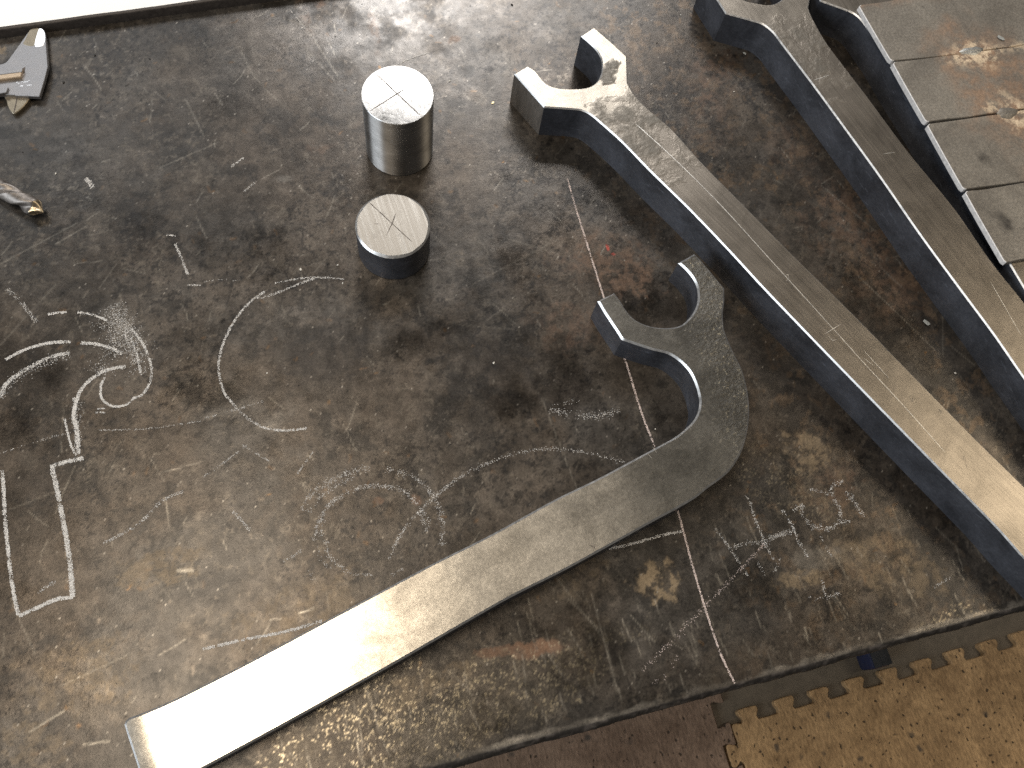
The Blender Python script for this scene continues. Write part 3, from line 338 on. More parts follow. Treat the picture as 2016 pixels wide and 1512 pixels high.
def mat_mat(name, base, dark):
    k = NT(name); c = k.obj()
    g = k.noise(k.mapp(c, (260, 90, 100)), 1, 4, .7); a = k.noise(c, 14, 6, .7, .5); f = k.noise(c, 420, 3, .7)
    wv = k.n('ShaderNodeVectorMath', _operation='ADD', i0=c, i1=k.n('ShaderNodeVectorMath', _operation='SCALE', i0=k.n('ShaderNodeTexNoise', Vector=c, Scale=120.0, Detail=3).outputs[1], Scale=.012).outputs[0]).outputs[0]
    col = k.mix(k.ramp(a, (.35, 0), (.7, 1)), base, dark)
    col = k.mix(1.0, col, k.ramp(g, (.3, .60), (.7, 1.32)), 'MULTIPLY')
    v = k.n('ShaderNodeTexVoronoi', Vector=k.mapp(wv, (1, .75, 1)), Scale=105, Randomness=1)
    sp = k.math('MULTIPLY', k.ramp(v.outputs['Distance'], (.14, 1), (.26, 0)), k.ramp(k.n('ShaderNodeSeparateColor', i0=v.outputs['Color']).outputs[0], (.45, 0), (.50, 1)))
    v2 = k.n('ShaderNodeTexVoronoi', Vector=wv, Scale=30, Randomness=1)
    sp2 = k.math('MULTIPLY', k.ramp(v2.outputs['Distance'], (.10, 1), (.22, 0)), k.ramp(k.n('ShaderNodeSeparateColor', i0=v2.outputs['Color']).outputs[0], (.60, 0), (.66, 1)))
    col = k.mix(k.math('MULTIPLY', sp, .85), col, (.022, .017, .012)); col = k.mix(k.math('MULTIPLY', sp2, .75), col, (.05, .045, .04))
    h = k.math('SUBTRACT', k.math('ADD', g, k.math('MULTIPLY', f, .5)), sp)
    return k.out(Base_Color=col, Roughness=.72, Normal=k.bump(h, .5, .002), Specular_IOR_Level=.3)
BENCH = mat_bench(); WRENCH = mat_wrench(); FORGED = mat_forged(); FLANK = mat_flank(); EDGE = mat_edge()
GROUND = mat_simple('ground_flank', (.40, .385, .37), .42, .85, .2, 260, .15, (1, 1, .15))
DARKST = mat_simple('dark_bench_edge', (.045, .038, .034), .55, .3, .35, 260)
CHALK = mat_simple('chalk', (.60, .59, .575), .9, 0, .2, 900)
PINKCHALK = mat_simple('pink_chalk', (.58, .49, .46), .9, 0, .2, 900)
SCRIBE_DARK = mat_simple('scribed_dark', (.10, .085, .075), .6, .3, .3, 500)
SCRIBE_LIGHT = mat_simple('scribed_bright', (.66, .64, .60), .42, .9, .25, 500)
TURNED = mat_turned('turned_side'); TURNEDTOP = mat_turned('turned_top', False); SAWN = mat_sawn()
PLATE = mat_plate(); CUT = mat_simple('flame_cut_edge', (.62, .61, .61), .55, 0, .25, 300, .5)
WELD = mat_simple('weld_bead', (.42, .42, .40), .42, .8, .3, 330, .5)
CALIPER = mat_simple('caliper_steel', (.29, .285, .29), .42, .85, .14, 120, .08)
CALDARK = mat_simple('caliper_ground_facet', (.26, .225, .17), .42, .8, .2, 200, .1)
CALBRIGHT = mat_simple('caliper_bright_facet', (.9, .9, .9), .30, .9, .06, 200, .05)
CALREFL = mat_simple('caliper_slide_edge', (.45, .35, .25), .4, .7, .2, 160, .1)  # steel rail; its warm brassy reflection is put into the base colour
DRILLM = mat_simple('drill_steel', (.22, .20, .185), .48, .85, .5, 160, .4)
DRILLTIP = mat_simple('drill_point', (.62, .52, .37), .36, 1.0, .3, 420, .35, (1, 1, 1))
FLOORM = mat_simple('floor_concrete', (.115, .092, .066), .55, 0, .3, 40, .3)
MATA = mat_mat('foam_tan', (.47, .305, .155), (.22, .135, .066)); MATB = mat_mat('foam_brown', (.26, .18, .13), (.14, .092, .064))
BLUE = mat_simple('blue_paint', (.014, .020, .055), .4, 0, .2, 120); FOOTTOP = mat_simple('worn_foot_top', (.026, .028, .032), .5, .2, .25, 160)
WHITE = mat_simple('white_board', (.93, .93, .92), .6, 0, .02, 20, .02)

# ---------------------------------------------------------------- setting: floor, board, mats
tag(link('floor', mesh('floor', [(-4,-3,-.85),(5,-3,-.85),(5,5,-.85),(-4,5,-.85)], [(0,1,2,3)]), FLOORM), kind='structure')
bo = bevelled_box('white_board', -1.6, .7, .694, 1.9, -.06, -.03, .002, WHITE)
tag(bo, 'blank bright white board beyond the raised back lip of the bench, top left', 'board')

PITCH = .0655
def mat_tile(name, x0, y1, nx, ny, mat, label, left='tab', top='tab'):
    """foam floor tile with dovetail tabs; y1 = tab tips of its top edge"""
    w0, w1, h = .0185, .0140, .0205
    yb = y1 - h; x1 = x0 + nx*PITCH; y0 = yb - ny*PITCH; p = []
    def tabs(ax, a, b, base, n, off, sgn):
        out = []; L = (b-a)/abs(b-a)
        for i in range(n):
            c = a + L*PITCH*(i+.5) + off
            for (da, dh) in ((-w1*1.06, 0), (-w1*.92, .20), (-w0*.98, .70), (-w0*.84, .99), (w0*.84, .99), (w0*.98, .70), (w1*.92, .20), (w1*1.06, 0)):
                q = (c + L*da, base + sgn*h*dh); out.append(q if ax == 'x' else (q[1], q[0]))
        return out
    p.append((x1, y0)); p.append((x1, yb))
    p += tabs('x', x1, x0, yb, nx, 0, 1)
    p.append((x0, yb))
    if left == 'tab': p += tabs('y', yb, y0, x0, ny, -.0098, -1)
    p.append((x0, y0))
    pts = [(x+RNG.normal(0, .0005), y+RNG.normal(0, .0005)) + ((1,) if i in (0, 1) or i == len(p)-1 else ()) for i, (x, y) in enumerate(p)]
    o = slab(name, pts, .012, -.85, [mat, mat, mat], step=.004, chamfer=.0012, grid=.03)
    return tag(o, label, 'floor mat', 'interlocking foam mats on the floor')
mat_tile('foam_mat', .4905, -.0870, 10, 9, MATA, 'tan foam floor mat with black specks and dovetail edge, lower right corner')
def mat_b():
    h = .0205; w0, w1 = .0205, .016; xr = .4875; y1 = .06; p = [(xr-.62, -.64), ]
    pts = [(xr-.62, -.64), (xr, -.64)]
    for c in (-.1515-3*PITCH, -.1515-2*PITCH, -.1515-PITCH, -.1515, -.1515+PITCH+.001):
        pts += [(xr, c-w1), (xr-h*.25-.001, c-w1), (xr-h*.85, c-w0), (xr-h-.002, c-w0*.93), (xr-h-.002, c+w0*.93), (xr-h*.85, c+w0), (xr-h*.25, c+w1), (xr, c+w1)]
    pts += [(xr, y1), (xr-.62, y1)]
    o = slab('foam_mat', [(x, y, 1) for x, y in pts], .012, -.85, [MATB]*3, step=.01, chamfer=.0012, grid=.03)
    tag(o, 'darker brown foam floor mat with black spots running under the bench edge', 'floor mat', 'interlocking foam mats on the floor')
mat_b()

# ---------------------------------------------------------------- bench
bench = tag(empty('workbench', (0, 0, -.85)), 'dark stained steel workbench with chalk sketches, scratches and a raised back lip', 'workbench')
bpy.context.view_layer.update()
BI = bench.matrix_world.inverted()
def to_bench(o): o.parent = bench; o.matrix_parent_inverse = BI; return o
Y0, Y1, X0, X1 = 0.0, .688, -1.0, 1.35
def build_top():
    h = .00118
    xs = np.concatenate([np.linspace(X0, -.32, 40)[:-1], np.arange(-.32, .80, h), np.linspace(.80, X1, 40)])
    ys = np.concatenate([np.arange(Y0, .684, h), [Y1]])
    ex = [(-.0016, -.0005), (-.0032, -.0016), (-.0046, -.0034), (-.0054, -.0060), (-.0054, -.013)]
    X, Y = np.meshgrid(xs, ys); ny, nx = X.shape
    q = lambda *a, **k: fbm(X, Y, *a, **k)
    # --- colour of the steel itself
    big = q(7, 4, 1); md = q(28, 5, 4, .62); sm = q(120, 4, 7, .7); fi = q(330, 3, 2, .8)
    v = .046*(.66 + .52*smooth(.25, .75, big) + .50*smooth(.3, .72, md))*(.66 + .62*sm + .05*RNG.random(X.shape))
    hue = smooth(.35, .68, q(11, 4, 9)); col = np.stack([v*(1.08+.10*hue), v*(.97+.0*hue), v*(.86-.08*hue)], -1)
    wear = smooth(.52, .78, q(16, 5, 11, .65)); rough = .345 - .08*wear + .16*(md-.5) + .10*(sm-.5)
    metal = .50 + .25*wear
    hgt = (sm-.5)*.00008
    lerp = lambda a, c, m: a*(1-m[..., None]) + np.array(c)*m[..., None]
    # blotches of bare, lighter steel and dark scale islands with crisp borders
    isl = q(42, 5, 3, .66); m = smooth(.60, .66, isl)*.55; col = lerp(col, (.020, .019, .018), m)
    isl2 = q(55, 5, 13, .68); m = smooth(.615, .70, isl2)*.30; col = lerp(col, (.105, .090, .073), m)
    cr = q(230, 3, 3, .75); m = smooth(.64, .67, cr)*.50*smooth(.35, .6, q(18, 3, 8)); col = lerp(col, (.125, .108, .088), m)
    m = smooth(.63, .66, q(260, 3, 14, .75))*.65*smooth(.35, .6, q(15, 3, 1)); col = lerp(col, (.014, .013, .013), m)
    right = smooth(.18, .36, X); isl3 = q(95, 5, 6, .72)
    m = smooth(.55, .66, isl3)*(.12+.62*right)*smooth(.3, .6, q(13, 3, 14)); col = lerp(col, (.112, .082, .057), m)
    m = smooth(.57, .68, q(75, 5, 8, .72))*(.15+.6*right)*smooth(.35, .6, q(10, 3, 2)); col = lerp(col, (.016, .015, .015), m)
    # --- stains and dark patches with a place of their own
    cols = {'dark': (.020, .019, .019), 'rust': (.120, .070, .042), 'light': (.165, .150, .132), 'tan': (.190, .142, .088), 'orange': (.150, .082, .048), 'red': (.42, .07, .05)}
    XY = np.stack([X, Y], -1); nz = q(60, 4, 5, .65) - .5; nz2 = q(190, 3, 12, .7) - .5; speck = np.zeros_like(X); fine_ = q(150, 4, 4, .72)
    for c, u, vv, kind, s in D['stains_patches'] + D['speck']:
        d = XY - np.array(c); Mi = np.linalg.inv(np.array([u, vv]).T); e = d@Mi.T
        r = np.sqrt((e**2).sum(-1)) + nz*1.1 + nz2*.7
        if kind == 'sp': speck = np.maximum(speck, (1-smooth(.45, 1.15, r))*s); continue
        m = (1-smooth(.72, 1.02, r) if kind in ('orange', 'tan', 'red') else 1-smooth(.35, 1.2, r))*s
        if kind in ('tan', 'rust'): m = m*(.15+1.15*smooth(.42, .58, fine_))
        col = lerp(col, cols[kind], np.clip(m, 0, 1))
        if kind == 'dark': rough = rough + .06*m
        if kind in ('tan', 'rust', 'orange'): rough = rough + .12*m; metal = metal*(1-.6*m)
    polish_glow = np.exp(-(((X-.09)/.13)**2 + ((Y-.70)/.11)**2))*smooth(.30, .55, q(22, 5, 10, .62)); col = lerp(col, (.27, .26, .25), .5*polish_glow); metal = np.clip(metal + .4*polish_glow, 0, 1); rough = rough - .05*polish_glow  # polished patch at the back; window glow painted in as paler colour
    # --- worn flecks: bare bright metal between the pits
    rnd = RNG.random(X.shape); n3 = q(430, 2, 15, .9); hz = np.clip(speck, 0, 1)*smooth(.3, .6, q(25, 4, 2)); col = lerp(col, (.125, .105, .080), .38*hz)
    m = smooth(.60, .74, n3*.42 + rnd*.38 + .20*q(90, 3, 10))*np.clip(speck*1.3, 0, 1); col = lerp(col, (.42, .36, .26), m*.8); metal = np.clip(metal + .35*m, 0, 1); rough = rough - .08*m
    # grains everywhere
    m = (rnd > .9975)*(.25+.6*RNG.random(X.shape)**2); col = lerp(col, (.34, .31, .27), m)
    m = (rnd < .010)*.6; col = lerp(col, (.012, .011, .011), m)
    # --- scratches
    nx_d0 = 39
    def stamp(pts, wd, val, rag=.3, c=None):
        pts = np.array(pts); pad = wd*2 + .002
        i0, i1 = np.searchsorted(xs, [pts[:,0].min()-pad, pts[:,0].max()+pad]); j0, j1 = np.searchsorted(ys, [pts[:,1].min()-pad, pts[:,1].max()+pad])
        if i1-i0 < 2 or j1-j0 < 2: return
        sub = np.stack([X[j0:j1, i0:i1].ravel(), Y[j0:j1, i0:i1].ravel()], 1)
        d = seg_dist(sub, pts).reshape(j1-j0, i1-i0)
        m = np.clip(1.15 - d/max(wd*.75, .00066), 0, 1)*abs(val)*(1-rag*RNG.random(d.shape))
        c = c or ((.36, .33, .28) if val > 0 else (.010, .010, .010))
        col[j0:j1, i0:i1] = col[j0:j1, i0:i1]*(1-m[..., None]) + np.array(c)*m[..., None]
        if val > 0: metal[j0:j1, i0:i1] = np.clip(metal[j0:j1, i0:i1] + .3*m, 0, 1)
    for pts, wd, val in D['scratch']: stamp(catmull(pts, .01, False), wd, val*.8)  # placed scratches, and dark streaks below the short cylinder
    for i in range(760):   # little chips of rust, scale and dirt
        x, y = RNG.uniform(-.3, .78), RNG.uniform(Y0, .68); L = RNG.uniform(.0006, .0042); a = RNG.uniform(0, 6.28)
        cc = [(.150, .098, .060), (.175, .150, .125), (.011, .011, .011), (.20, .115, .05)][RNG.choice(4, p=[.33, .30, .30, .07])]
        pp = [(x, y), (x+L*math.cos(a), y+L*math.sin(a)), (x+L*math.cos(a)+RNG.normal(0, .001), y+L*math.sin(a)+RNG.normal(0, .001))]
        stamp(pp, RNG.uniform(.0009, .0019), RNG.uniform(.25, .8), .35, cc)
    for i in range(26):    # long dark drag lines
        x, y = RNG.uniform(-.25, .3), RNG.uniform(.05, .6); L = RNG.uniform(.04, .16); a = math.radians(RNG.choice([-72, -104, -88, -50])) + RNG.normal(0, .08)
        stamp([(x, y), (x+L*.5*math.cos(a)+RNG.normal(0, .001), y+L*.5*math.sin(a)), (x+L*math.cos(a), y+L*math.sin(a))], .0007, -RNG.uniform(.25, .6))
    for i in range(820):
        x, y = RNG.uniform(-.3, .78), RNG.uniform(Y0, .69); L = abs(RNG.normal(0, .012)) + .003
        a = RNG.choice([math.radians(-62), math.radians(50), math.radians(100), RNG.uniform(0, 6.28)], p=[.3, .2, .2, .3]) + RNG.normal(0, .15)
        if RNG.random() < .05: L *= 5
        val = RNG.uniform(.06, .42)*(1 if RNG.random() < .72 else -.9)
        stamp([(x-L*math.cos(a)/2, y-L*math.sin(a)/2), (x+RNG.normal(0, .0006), y), (x+L*math.cos(a)/2, y+L*math.sin(a)/2)], .0006, val)
    for i in range(170):   # short drag marks square to the front edge
        x = RNG.uniform(-.1, .7); y = Y0 + abs(RNG.normal(0, .05)); L = RNG.uniform(.004, .022); a = math.radians(97) + RNG.normal(0, .12)
        stamp([(x, y), (x+L*math.cos(a), y+L*math.sin(a))], .0006, RNG.uniform(.15, .5))
    # bright rubbed front edge
    m = (1-smooth(Y0+.0004, Y0+.0035, Y + .007*(q(90, 3, 4)-.5)))*(.2+.6*smooth(.4, .6, q(35, 3, 1))); col = lerp(col, (.34, .31, .27), m); metal = np.clip(metal+.3*m, 0, 1)
    Z = hgt; dist = Y - Y0
    Z = Z - .0004*np.clip(1-dist/.003, 0, 1)*q(60, 2, 3)
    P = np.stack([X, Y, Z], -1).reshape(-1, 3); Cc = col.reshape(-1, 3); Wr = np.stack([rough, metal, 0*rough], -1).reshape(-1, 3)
    fr = []; fc = []; fw_ = []
    jag = (fbm(xs, xs*0, 45, 4, 6)-.5)*.0026 + (fbm(xs, xs*0+3, 400, 2, 1)-.5)*.0005
    for k_, (dy, dz) in enumerate(ex):
        fr.append(np.stack([xs, Y0+dy+jag*(k_ > 0), 0*xs+dz], 1))
        n_ = fbm(xs, xs*0+k_*.004, 160, 4, k_)
        vv = .020 + .05*smooth(.5, .75, n_)*(k_ < 3)
        fc.append(np.stack([vv*1.08, vv*.95, vv*.88], 1)); fw_.append(np.stack([0*xs+.55, 0*xs+.2, 0*xs], 1))
    rows = ex and len(ex)
    V = np.vstack(fr[::-1] + [P]); Cc = np.vstack(fc[::-1] + [Cc]); Wr = np.vstack(fw_[::-1] + [Wr]); NY = ny + rows
    # underside
    base = len(V); und = np.array([(X0, Y0-.0054, -.013), (X1, Y0-.0054, -.013), (X1, Y1, -.013), (X0, Y1, -.013)])
    i = np.arange(NY-1)[:, None]*nx + np.arange(nx-1)[None]; F = np.stack([i, i+1, i+nx+1, i+nx], -1).reshape(-1, 4)
    V = np.vstack([V, und]); Cc = np.vstack([Cc, np.full((4, 3), .03)]); Wr = np.vstack([Wr, np.tile([.5, .2, 0], (4, 1))])
    F = np.vstack([F, [[base+3, base+2, base+1, base]]]); nf = len(F)
    me = bpy.data.meshes.new('top_plate'); me.vertices.add(len(V)); me.vertices.foreach_set('co', V.astype(np.float32).ravel())
    me.loops.add(nf*4); me.loops.foreach_set('vertex_index', F.astype(np.int32).ravel())
    me.polygons.add(nf); me.polygons.foreach_set('loop_start', np.arange(0, nf*4, 4, dtype=np.int32))
    sm_ = np.ones(nf, bool); sm_[-1] = False; me.polygons.foreach_set('use_smooth', sm_)
    me.update(calc_edges=True)
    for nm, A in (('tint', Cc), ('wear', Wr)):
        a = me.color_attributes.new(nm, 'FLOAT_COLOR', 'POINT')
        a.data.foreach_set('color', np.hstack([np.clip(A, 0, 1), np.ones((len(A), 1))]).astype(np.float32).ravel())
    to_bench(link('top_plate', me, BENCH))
build_top()
def lip():
    n = 300; xs = np.linspace(X0, X1, n); yb = .6745 + (xs+.249)*.0; nz = fbm(xs, xs*0, 30, 3, 2)-.5
    prof = [(0, -.002), (.0003, .0085), (.0008, .0095), (.0018, .0100), (.0034, .0100), (.0042, .009), (.0042, -.012)]
    vs = []; fs = []
    for x, z_ in zip(xs, nz):
        yy = .675 + .02*(x+.25)*.9*0 + .031*(x+.249)*1.0
        for a, b in prof: vs.append((x, yy+a, b + (z_*.0012 if b > .005 else 0)))
    m = len(prof)
    for i in range(n-1):
        for j in range(m-1): fs.append((i*m+j, (i+1)*m+j, (i+1)*m+j+1, i*m+j+1))
    me = mesh('back_lip', vs, fs); sharpen(me, 50); to_bench(link('back_lip', me, DARKST))
lip()
fx0, fx1 = D['foot'][0][0], D['foot'][1][0]; fxm = (fx0+fx1)/2
for fx in (fxm, -.62):
    to_bench(bevelled_box('leg', fx-.024, fx+.024, .10, .148, -.80, -.0135, .003, BLUE))
    ft = to_bench(bevelled_box('foot', fx-.0185, fx+.0185, -.080, .60, -.848, -.80, .006, BLUE))
    wp = bevelled_box('wear_pad', fx-.0145, fx+.0175, -.078, .095, -.8005, -.7985, .0006, FOOTTOP, ft)
    wp.matrix_parent_inverse = Matrix.Identity(4); wp.matrix_parent_inverse = (ft.matrix_parent_inverse @ Matrix.Identity(4)).inverted() @ BI if False else Matrix.Identity(4)
    to_bench(bevelled_box('leg', fx-.024, fx+.024, .53, .578, -.80, -.0135, .003, BLUE))

# chalk: loose grains that sit on the plate along each stroke
def chalk(label, strokes, mat):
    vs = []; fs = []
    soft = 'numerals' in label or 'rubbed' in label
    for pts, wd, dn in strokes:
        if dn <= 0: continue
        if soft: dn *= .62; wd *= 1.25
        if 'sketch' in label: dn *= 1.6 if dn < .2 else 1.25
        if 'open white' in label: dn *= .75
        if 'double circle' in label: dn *= 1.2
        P = catmull(pts, .0015, False); seg = np.linalg.norm(np.diff(P, axis=0), axis=1); L = seg.sum(); cum = np.concatenate([[0], np.cumsum(seg)])
        wd = wd*.85; cnt = int(L*wd*dn**1.3*2.6/(.00058**2)); s = RNG.random(cnt)*L
        # chalk skips: density wanders along the stroke
        keep = RNG.random(cnt) < .25 + 1.0*smooth(.25, .6, fbm(s, s*0+L, 160, 3, int(L*1e4) % 11)); s = s[keep]; cnt = len(s)
        x = np.interp(s, cum, P[:,0]); y = np.interp(s, cum, P[:,1])
        tx = np.gradient(P[:,0]); ty = np.gradient(P[:,1]); l = np.hypot(tx, ty); nx_ = np.interp(s, cum, -ty/l); ny_ = np.interp(s, cum, tx/l)
        o = RNG.normal(0, wd*.34, cnt) if wd > .005 or soft else RNG.uniform(-.5, .5, cnt)*wd*(.6+.5*RNG.random(cnt))
        x = x+nx_*o; y = y+ny_*o; sz = RNG.uniform(.00018, .00052, cnt)*(.85 if dn < .4 else 1); a = RNG.random(cnt)*6.28; z = .00022+RNG.random(cnt)*.0002
        for i in range(cnt):
            k = len(vs)
            for j in range(3):
                t = a[i] + j*2.094 + .4*((i*7+j*3) % 5 - 2)/2
                vs.append((x[i]+sz[i]*math.cos(t), y[i]+sz[i]*math.sin(t), z[i]))
            fs.append((k, k+1, k+2))
    o = to_bench(link('chalk_mark', mesh('chalk_mark', vs, fs), mat)); tag(o, label, kind='stuff'); return len(fs)
for lb, st in D['chalk']: chalk(lb, st, PINKCHALK if 'pinkish' in lb else CHALK)

# ---------------------------------------------------------------- wrenches
def frame_of(pts, i0, i1):
    a = np.array(pts[i0][:2]); b = np.array(pts[i1][:2]); return (a[0], a[1], math.atan2(b[1]-a[1], b[0]-a[0]))
def paint_wrench(fr, bright, scale_zone, spots=()):
    c, s = math.cos(fr[2]), math.sin(fr[2])
    def f(co):
        x = (co[:,0]-fr[0])*c + (co[:,1]-fr[1])*s; y = -(co[:,0]-fr[0])*s + (co[:,1]-fr[1])*c
        n = fbm(x, y, 45, 4, 3)-.5
        r = bright*(1-smooth(.005, .05, x + n*.05)) + .35*smooth(.16, .42, x)
        sp = np.zeros_like(x)
        for cx_, cy_, rr in spots: sp = np.maximum(sp, 1-smooth(.5*rr, 1.3*rr, np.hypot(co[:,0]-cx_, co[:,1]-cy_)+n*.02))
        r = r*(1-.5*sp)
        g = .30*np.ones_like(x) + .48*sp + scale_zone*smooth(.0, .035, x+n*.05)*(1-smooth(.055, .16, x+n*.06))
        return np.stack([r, g, x*0, x*0+1], 1)
    return f
def wrench(pts, t, label, bright, sc):
    ga, gb = np.array(pts[0][:2]), np.array(pts[1][:2])
    gf = (lambda m: 3 if seg_dist(m[None], np.array([ga, gb]))[0] < .0012 else 1) if bright > .9 else None
    j = 4 if len(pts) else 0
    a = np.array(pts[0][:2]); b = np.array(pts[21][:2]); mid = (a+b)/2
    e = (np.array(pts[-10][:2])+np.array(pts[22+7][:2]))/2
    # handle direction: from the neck toward the far end
    far = [p for p in pts if len(p) > 2 and p[2] == 1][-2:]; e = (np.array(far[0][:2])+np.array(far[1][:2]))/2
    fr = (mid[0], mid[1], math.atan2(e[1]-mid[1], e[0]-mid[0]))
    o = slab('open_end_wrench', pts, t, 0.0, [WRENCH, FLANK, EDGE, GROUND], flank=gf, chamfer=.0011, paint=paint_wrench(fr, bright, sc, D['spots'] if bright > .9 else ()), frame=fr)
    return tag(o, label, 'wrench', 'large shop-made steel wrenches on the bench')
w1 = wrench(D['w1'], .0385, 'straight open-end wrench with bright jaw and scribed centreline, between bent wrench and its neighbour', .95, .34)
w3 = wrench(D['w3'], .036, 'straight open-end wrench with dull jaw cut off at the top, beside the rusty plates', .35, .30)
w4 = wrench(D['w4'], .036, 'open-end wrench mostly hidden beneath the rusty welded plates', .2, .3)
bpy.context.view_layer.update()
for i, l in enumerate(D['w1_lines']): strip('scribed_line', l, .0007 if i == 0 else .0006, .0385+.00012+i*.00002, SCRIBE_LIGHT, w1)
for i, l in enumerate(D['w3_lines']): strip('scribed_line', l, .0006, .036+.00012+i*.00002, SCRIBE_LIGHT, w3)
Jend = np.array([-.1800, .0640]); Jd = np.array([.893, .449])
def j_deform(xy):
    d = (xy-np.array(D['J'][1][:2]))@np.array([.985, .17]); dr = np.clip(1-d/.017, 0, 1.3)
    n = fbm(xy[:,0], xy[:,1], 60, 3, 2)-.5
    head = smooth(.20, .30, xy[:,0])
    return -.0017*dr**2 + n*.0005*head + (fbm(xy[:,0], xy[:,1], 16, 2, 5)-.5)*.0005
def j_paint(co):
    x, y = co[:,0], co[:,1]; n = fbm(x, y, 40, 4, 6)-.5
    r = 1-smooth(.02, .24, x + n*.08); ex = smooth(.255, .285, x+n*.02)*(1-smooth(.16, .34, abs(y-.19)))
    ex = np.maximum(ex, smooth(.32, .345, x + n*.015)); g = .12*smooth(.2, .3, x) + .75*np.clip(ex, 0, 1)
    return np.stack([r, g, 0*x, 0*x+1], 1)
Jw = slab('bent_open_end_wrench', D['J'], .032, 0, [FORGED, FLANK, EDGE], chamfer=.0015, grid=.0032, deform=j_deform, paint=j_paint, frame=(-.02, .10, math.radians(20)))
tag(Jw, 'bent open-end wrench with hooked forged neck and shiny tapering handle toward the lower left', 'wrench', 'large shop-made steel wrenches on the bench')
bpy.context.view_layer.update()
for i, l in enumerate(D['J_lines']): strip('nick', l, .0007, .032+.00045+i*.00002, SCRIBE_DARK if i < 2 else SCRIBE_LIGHT, Jw)

# ---------------------------------------------------------------- cylinders
def round_bar(name, spec, ch, side, top, ringm, label):
    x, y, r, h = spec; n = 128; vs = []; fs = []; mi = []
    prof = [(r-.0006, 0), (r, .0008), (r, h*.33), (r, h*.66), (r, h-ch)]
    for pr, pz in prof: vs += [(pr*math.cos(2*math.pi*i/n), pr*math.sin(2*math.pi*i/n), pz) for i in range(n)]
    wob = lambda i: ch*(1 + .22*math.sin(2*math.pi*i/n*3+1) + .12*math.sin(2*math.pi*i/n*11))
    base = len(vs); vs += [((r-wob(i))*math.cos(2*math.pi*i/n), (r-wob(i))*math.sin(2*math.pi*i/n), h) for i in range(n)]
    K = len(prof)
    for j in range(K):
        for i in range(n):
            k = (i+1) % n; fs.append((j*n+i, j*n+k, (j+1)*n+k, (j+1)*n+i)); mi.append(2 if j == K-1 else 0)
    fs.append(tuple(base+i for i in range(n))); mi.append(1); fs.append(tuple(reversed(range(n)))); mi.append(0)
    me = mesh(name, vs, fs); me.polygons.foreach_set('material_index', mi); sharpen(me, 25)
    o = link(name, me, [side, top, ringm]); o.location = (x, y, 0)
    return tag(o, label, 'metal cylinder', 'round steel blanks standing on the bench')
tall = round_bar('steel_cylinder', D['tall'], .0004, TURNED, TURNEDTOP, EDGE, 'tall shiny steel cylinder with a cross scribed on its bright top')
short = round_bar('steel_cylinder', D['short'], .0017, FLANK, SAWN, EDGE, 'short dark-sided steel cylinder with dull scratched top, bright rim and scribed cross')
bpy.context.view_layer.update()
for i, l in enumerate(D['tall_lines']): strip('scribed_line', l, .0008, D['tall'][3]+.00012+i*.00003, SCRIBE_DARK, tall)
for i, l in enumerate(D['short_lines']): strip('scribed_line', l, .0007 if i < 2 else .0005, D['short'][3]+.00012+i*.00003, SCRIBE_DARK, short)

# ---------------------------------------------------------------- welded plates lying on the hidden wrench
pn = tag(empty('welded_plate_panel', (.62, .42, .036)), 'rusty panel of four flat steel plates tacked together, lying across the hidden wrench', 'steel plates')
bpy.context.view_layer.update(); PI_ = pn.matrix_world.inverted()
wc = [np.array(p[:2]) for p in D['welds']]
def plate_paint(co):
    x, y = co[:,0], co[:,1]; n = fbm(x, y, 50, 4, 2)-.5; n2 = fbm(x, y, 130, 3, 8)-.5
    d = np.min([np.hypot((x-c[0])*.8, y-c[1]) for c in wc], axis=0)
    rust = (1-smooth(.012, .05, d+n*.05)) ; rust = np.maximum(rust*.9, .75*(1-smooth(.02, .05, np.abs(y-.44+n*.03)))*smooth(.575, .61, x)); rust = np.maximum(rust, .7*smooth(.60, .64, x+n*.05)*(1-smooth(.03, .06, np.abs(y-.38+n*.04))))
    rust = np.maximum(rust, .5*(1-smooth(.0, .01, np.abs(y-.556)+n*.01)))
    lt = (1-smooth(.008, .024, d+n*.03+n2*.02))
    lt = np.maximum(lt, (1-smooth(.002, .006, np.abs(y-.484)+n2*.006))*smooth(.585, .60, x)*.8)
    dk = np.maximum.reduce([1-smooth(.004, .010, np.hypot(x-.573, y-.305)+n*.012), 1-smooth(.003, .008, np.hypot(x-.585, y-.37)+n*.01), .7*(1-smooth(.002, .006, np.hypot(x-.60, y-.545)+n*.01)), .6*(1-smooth(.004, .02, np.hypot((x-.565), y-.32)+n*.03))])
    return np.stack([rust, lt, dk, 0*x+1], 1)
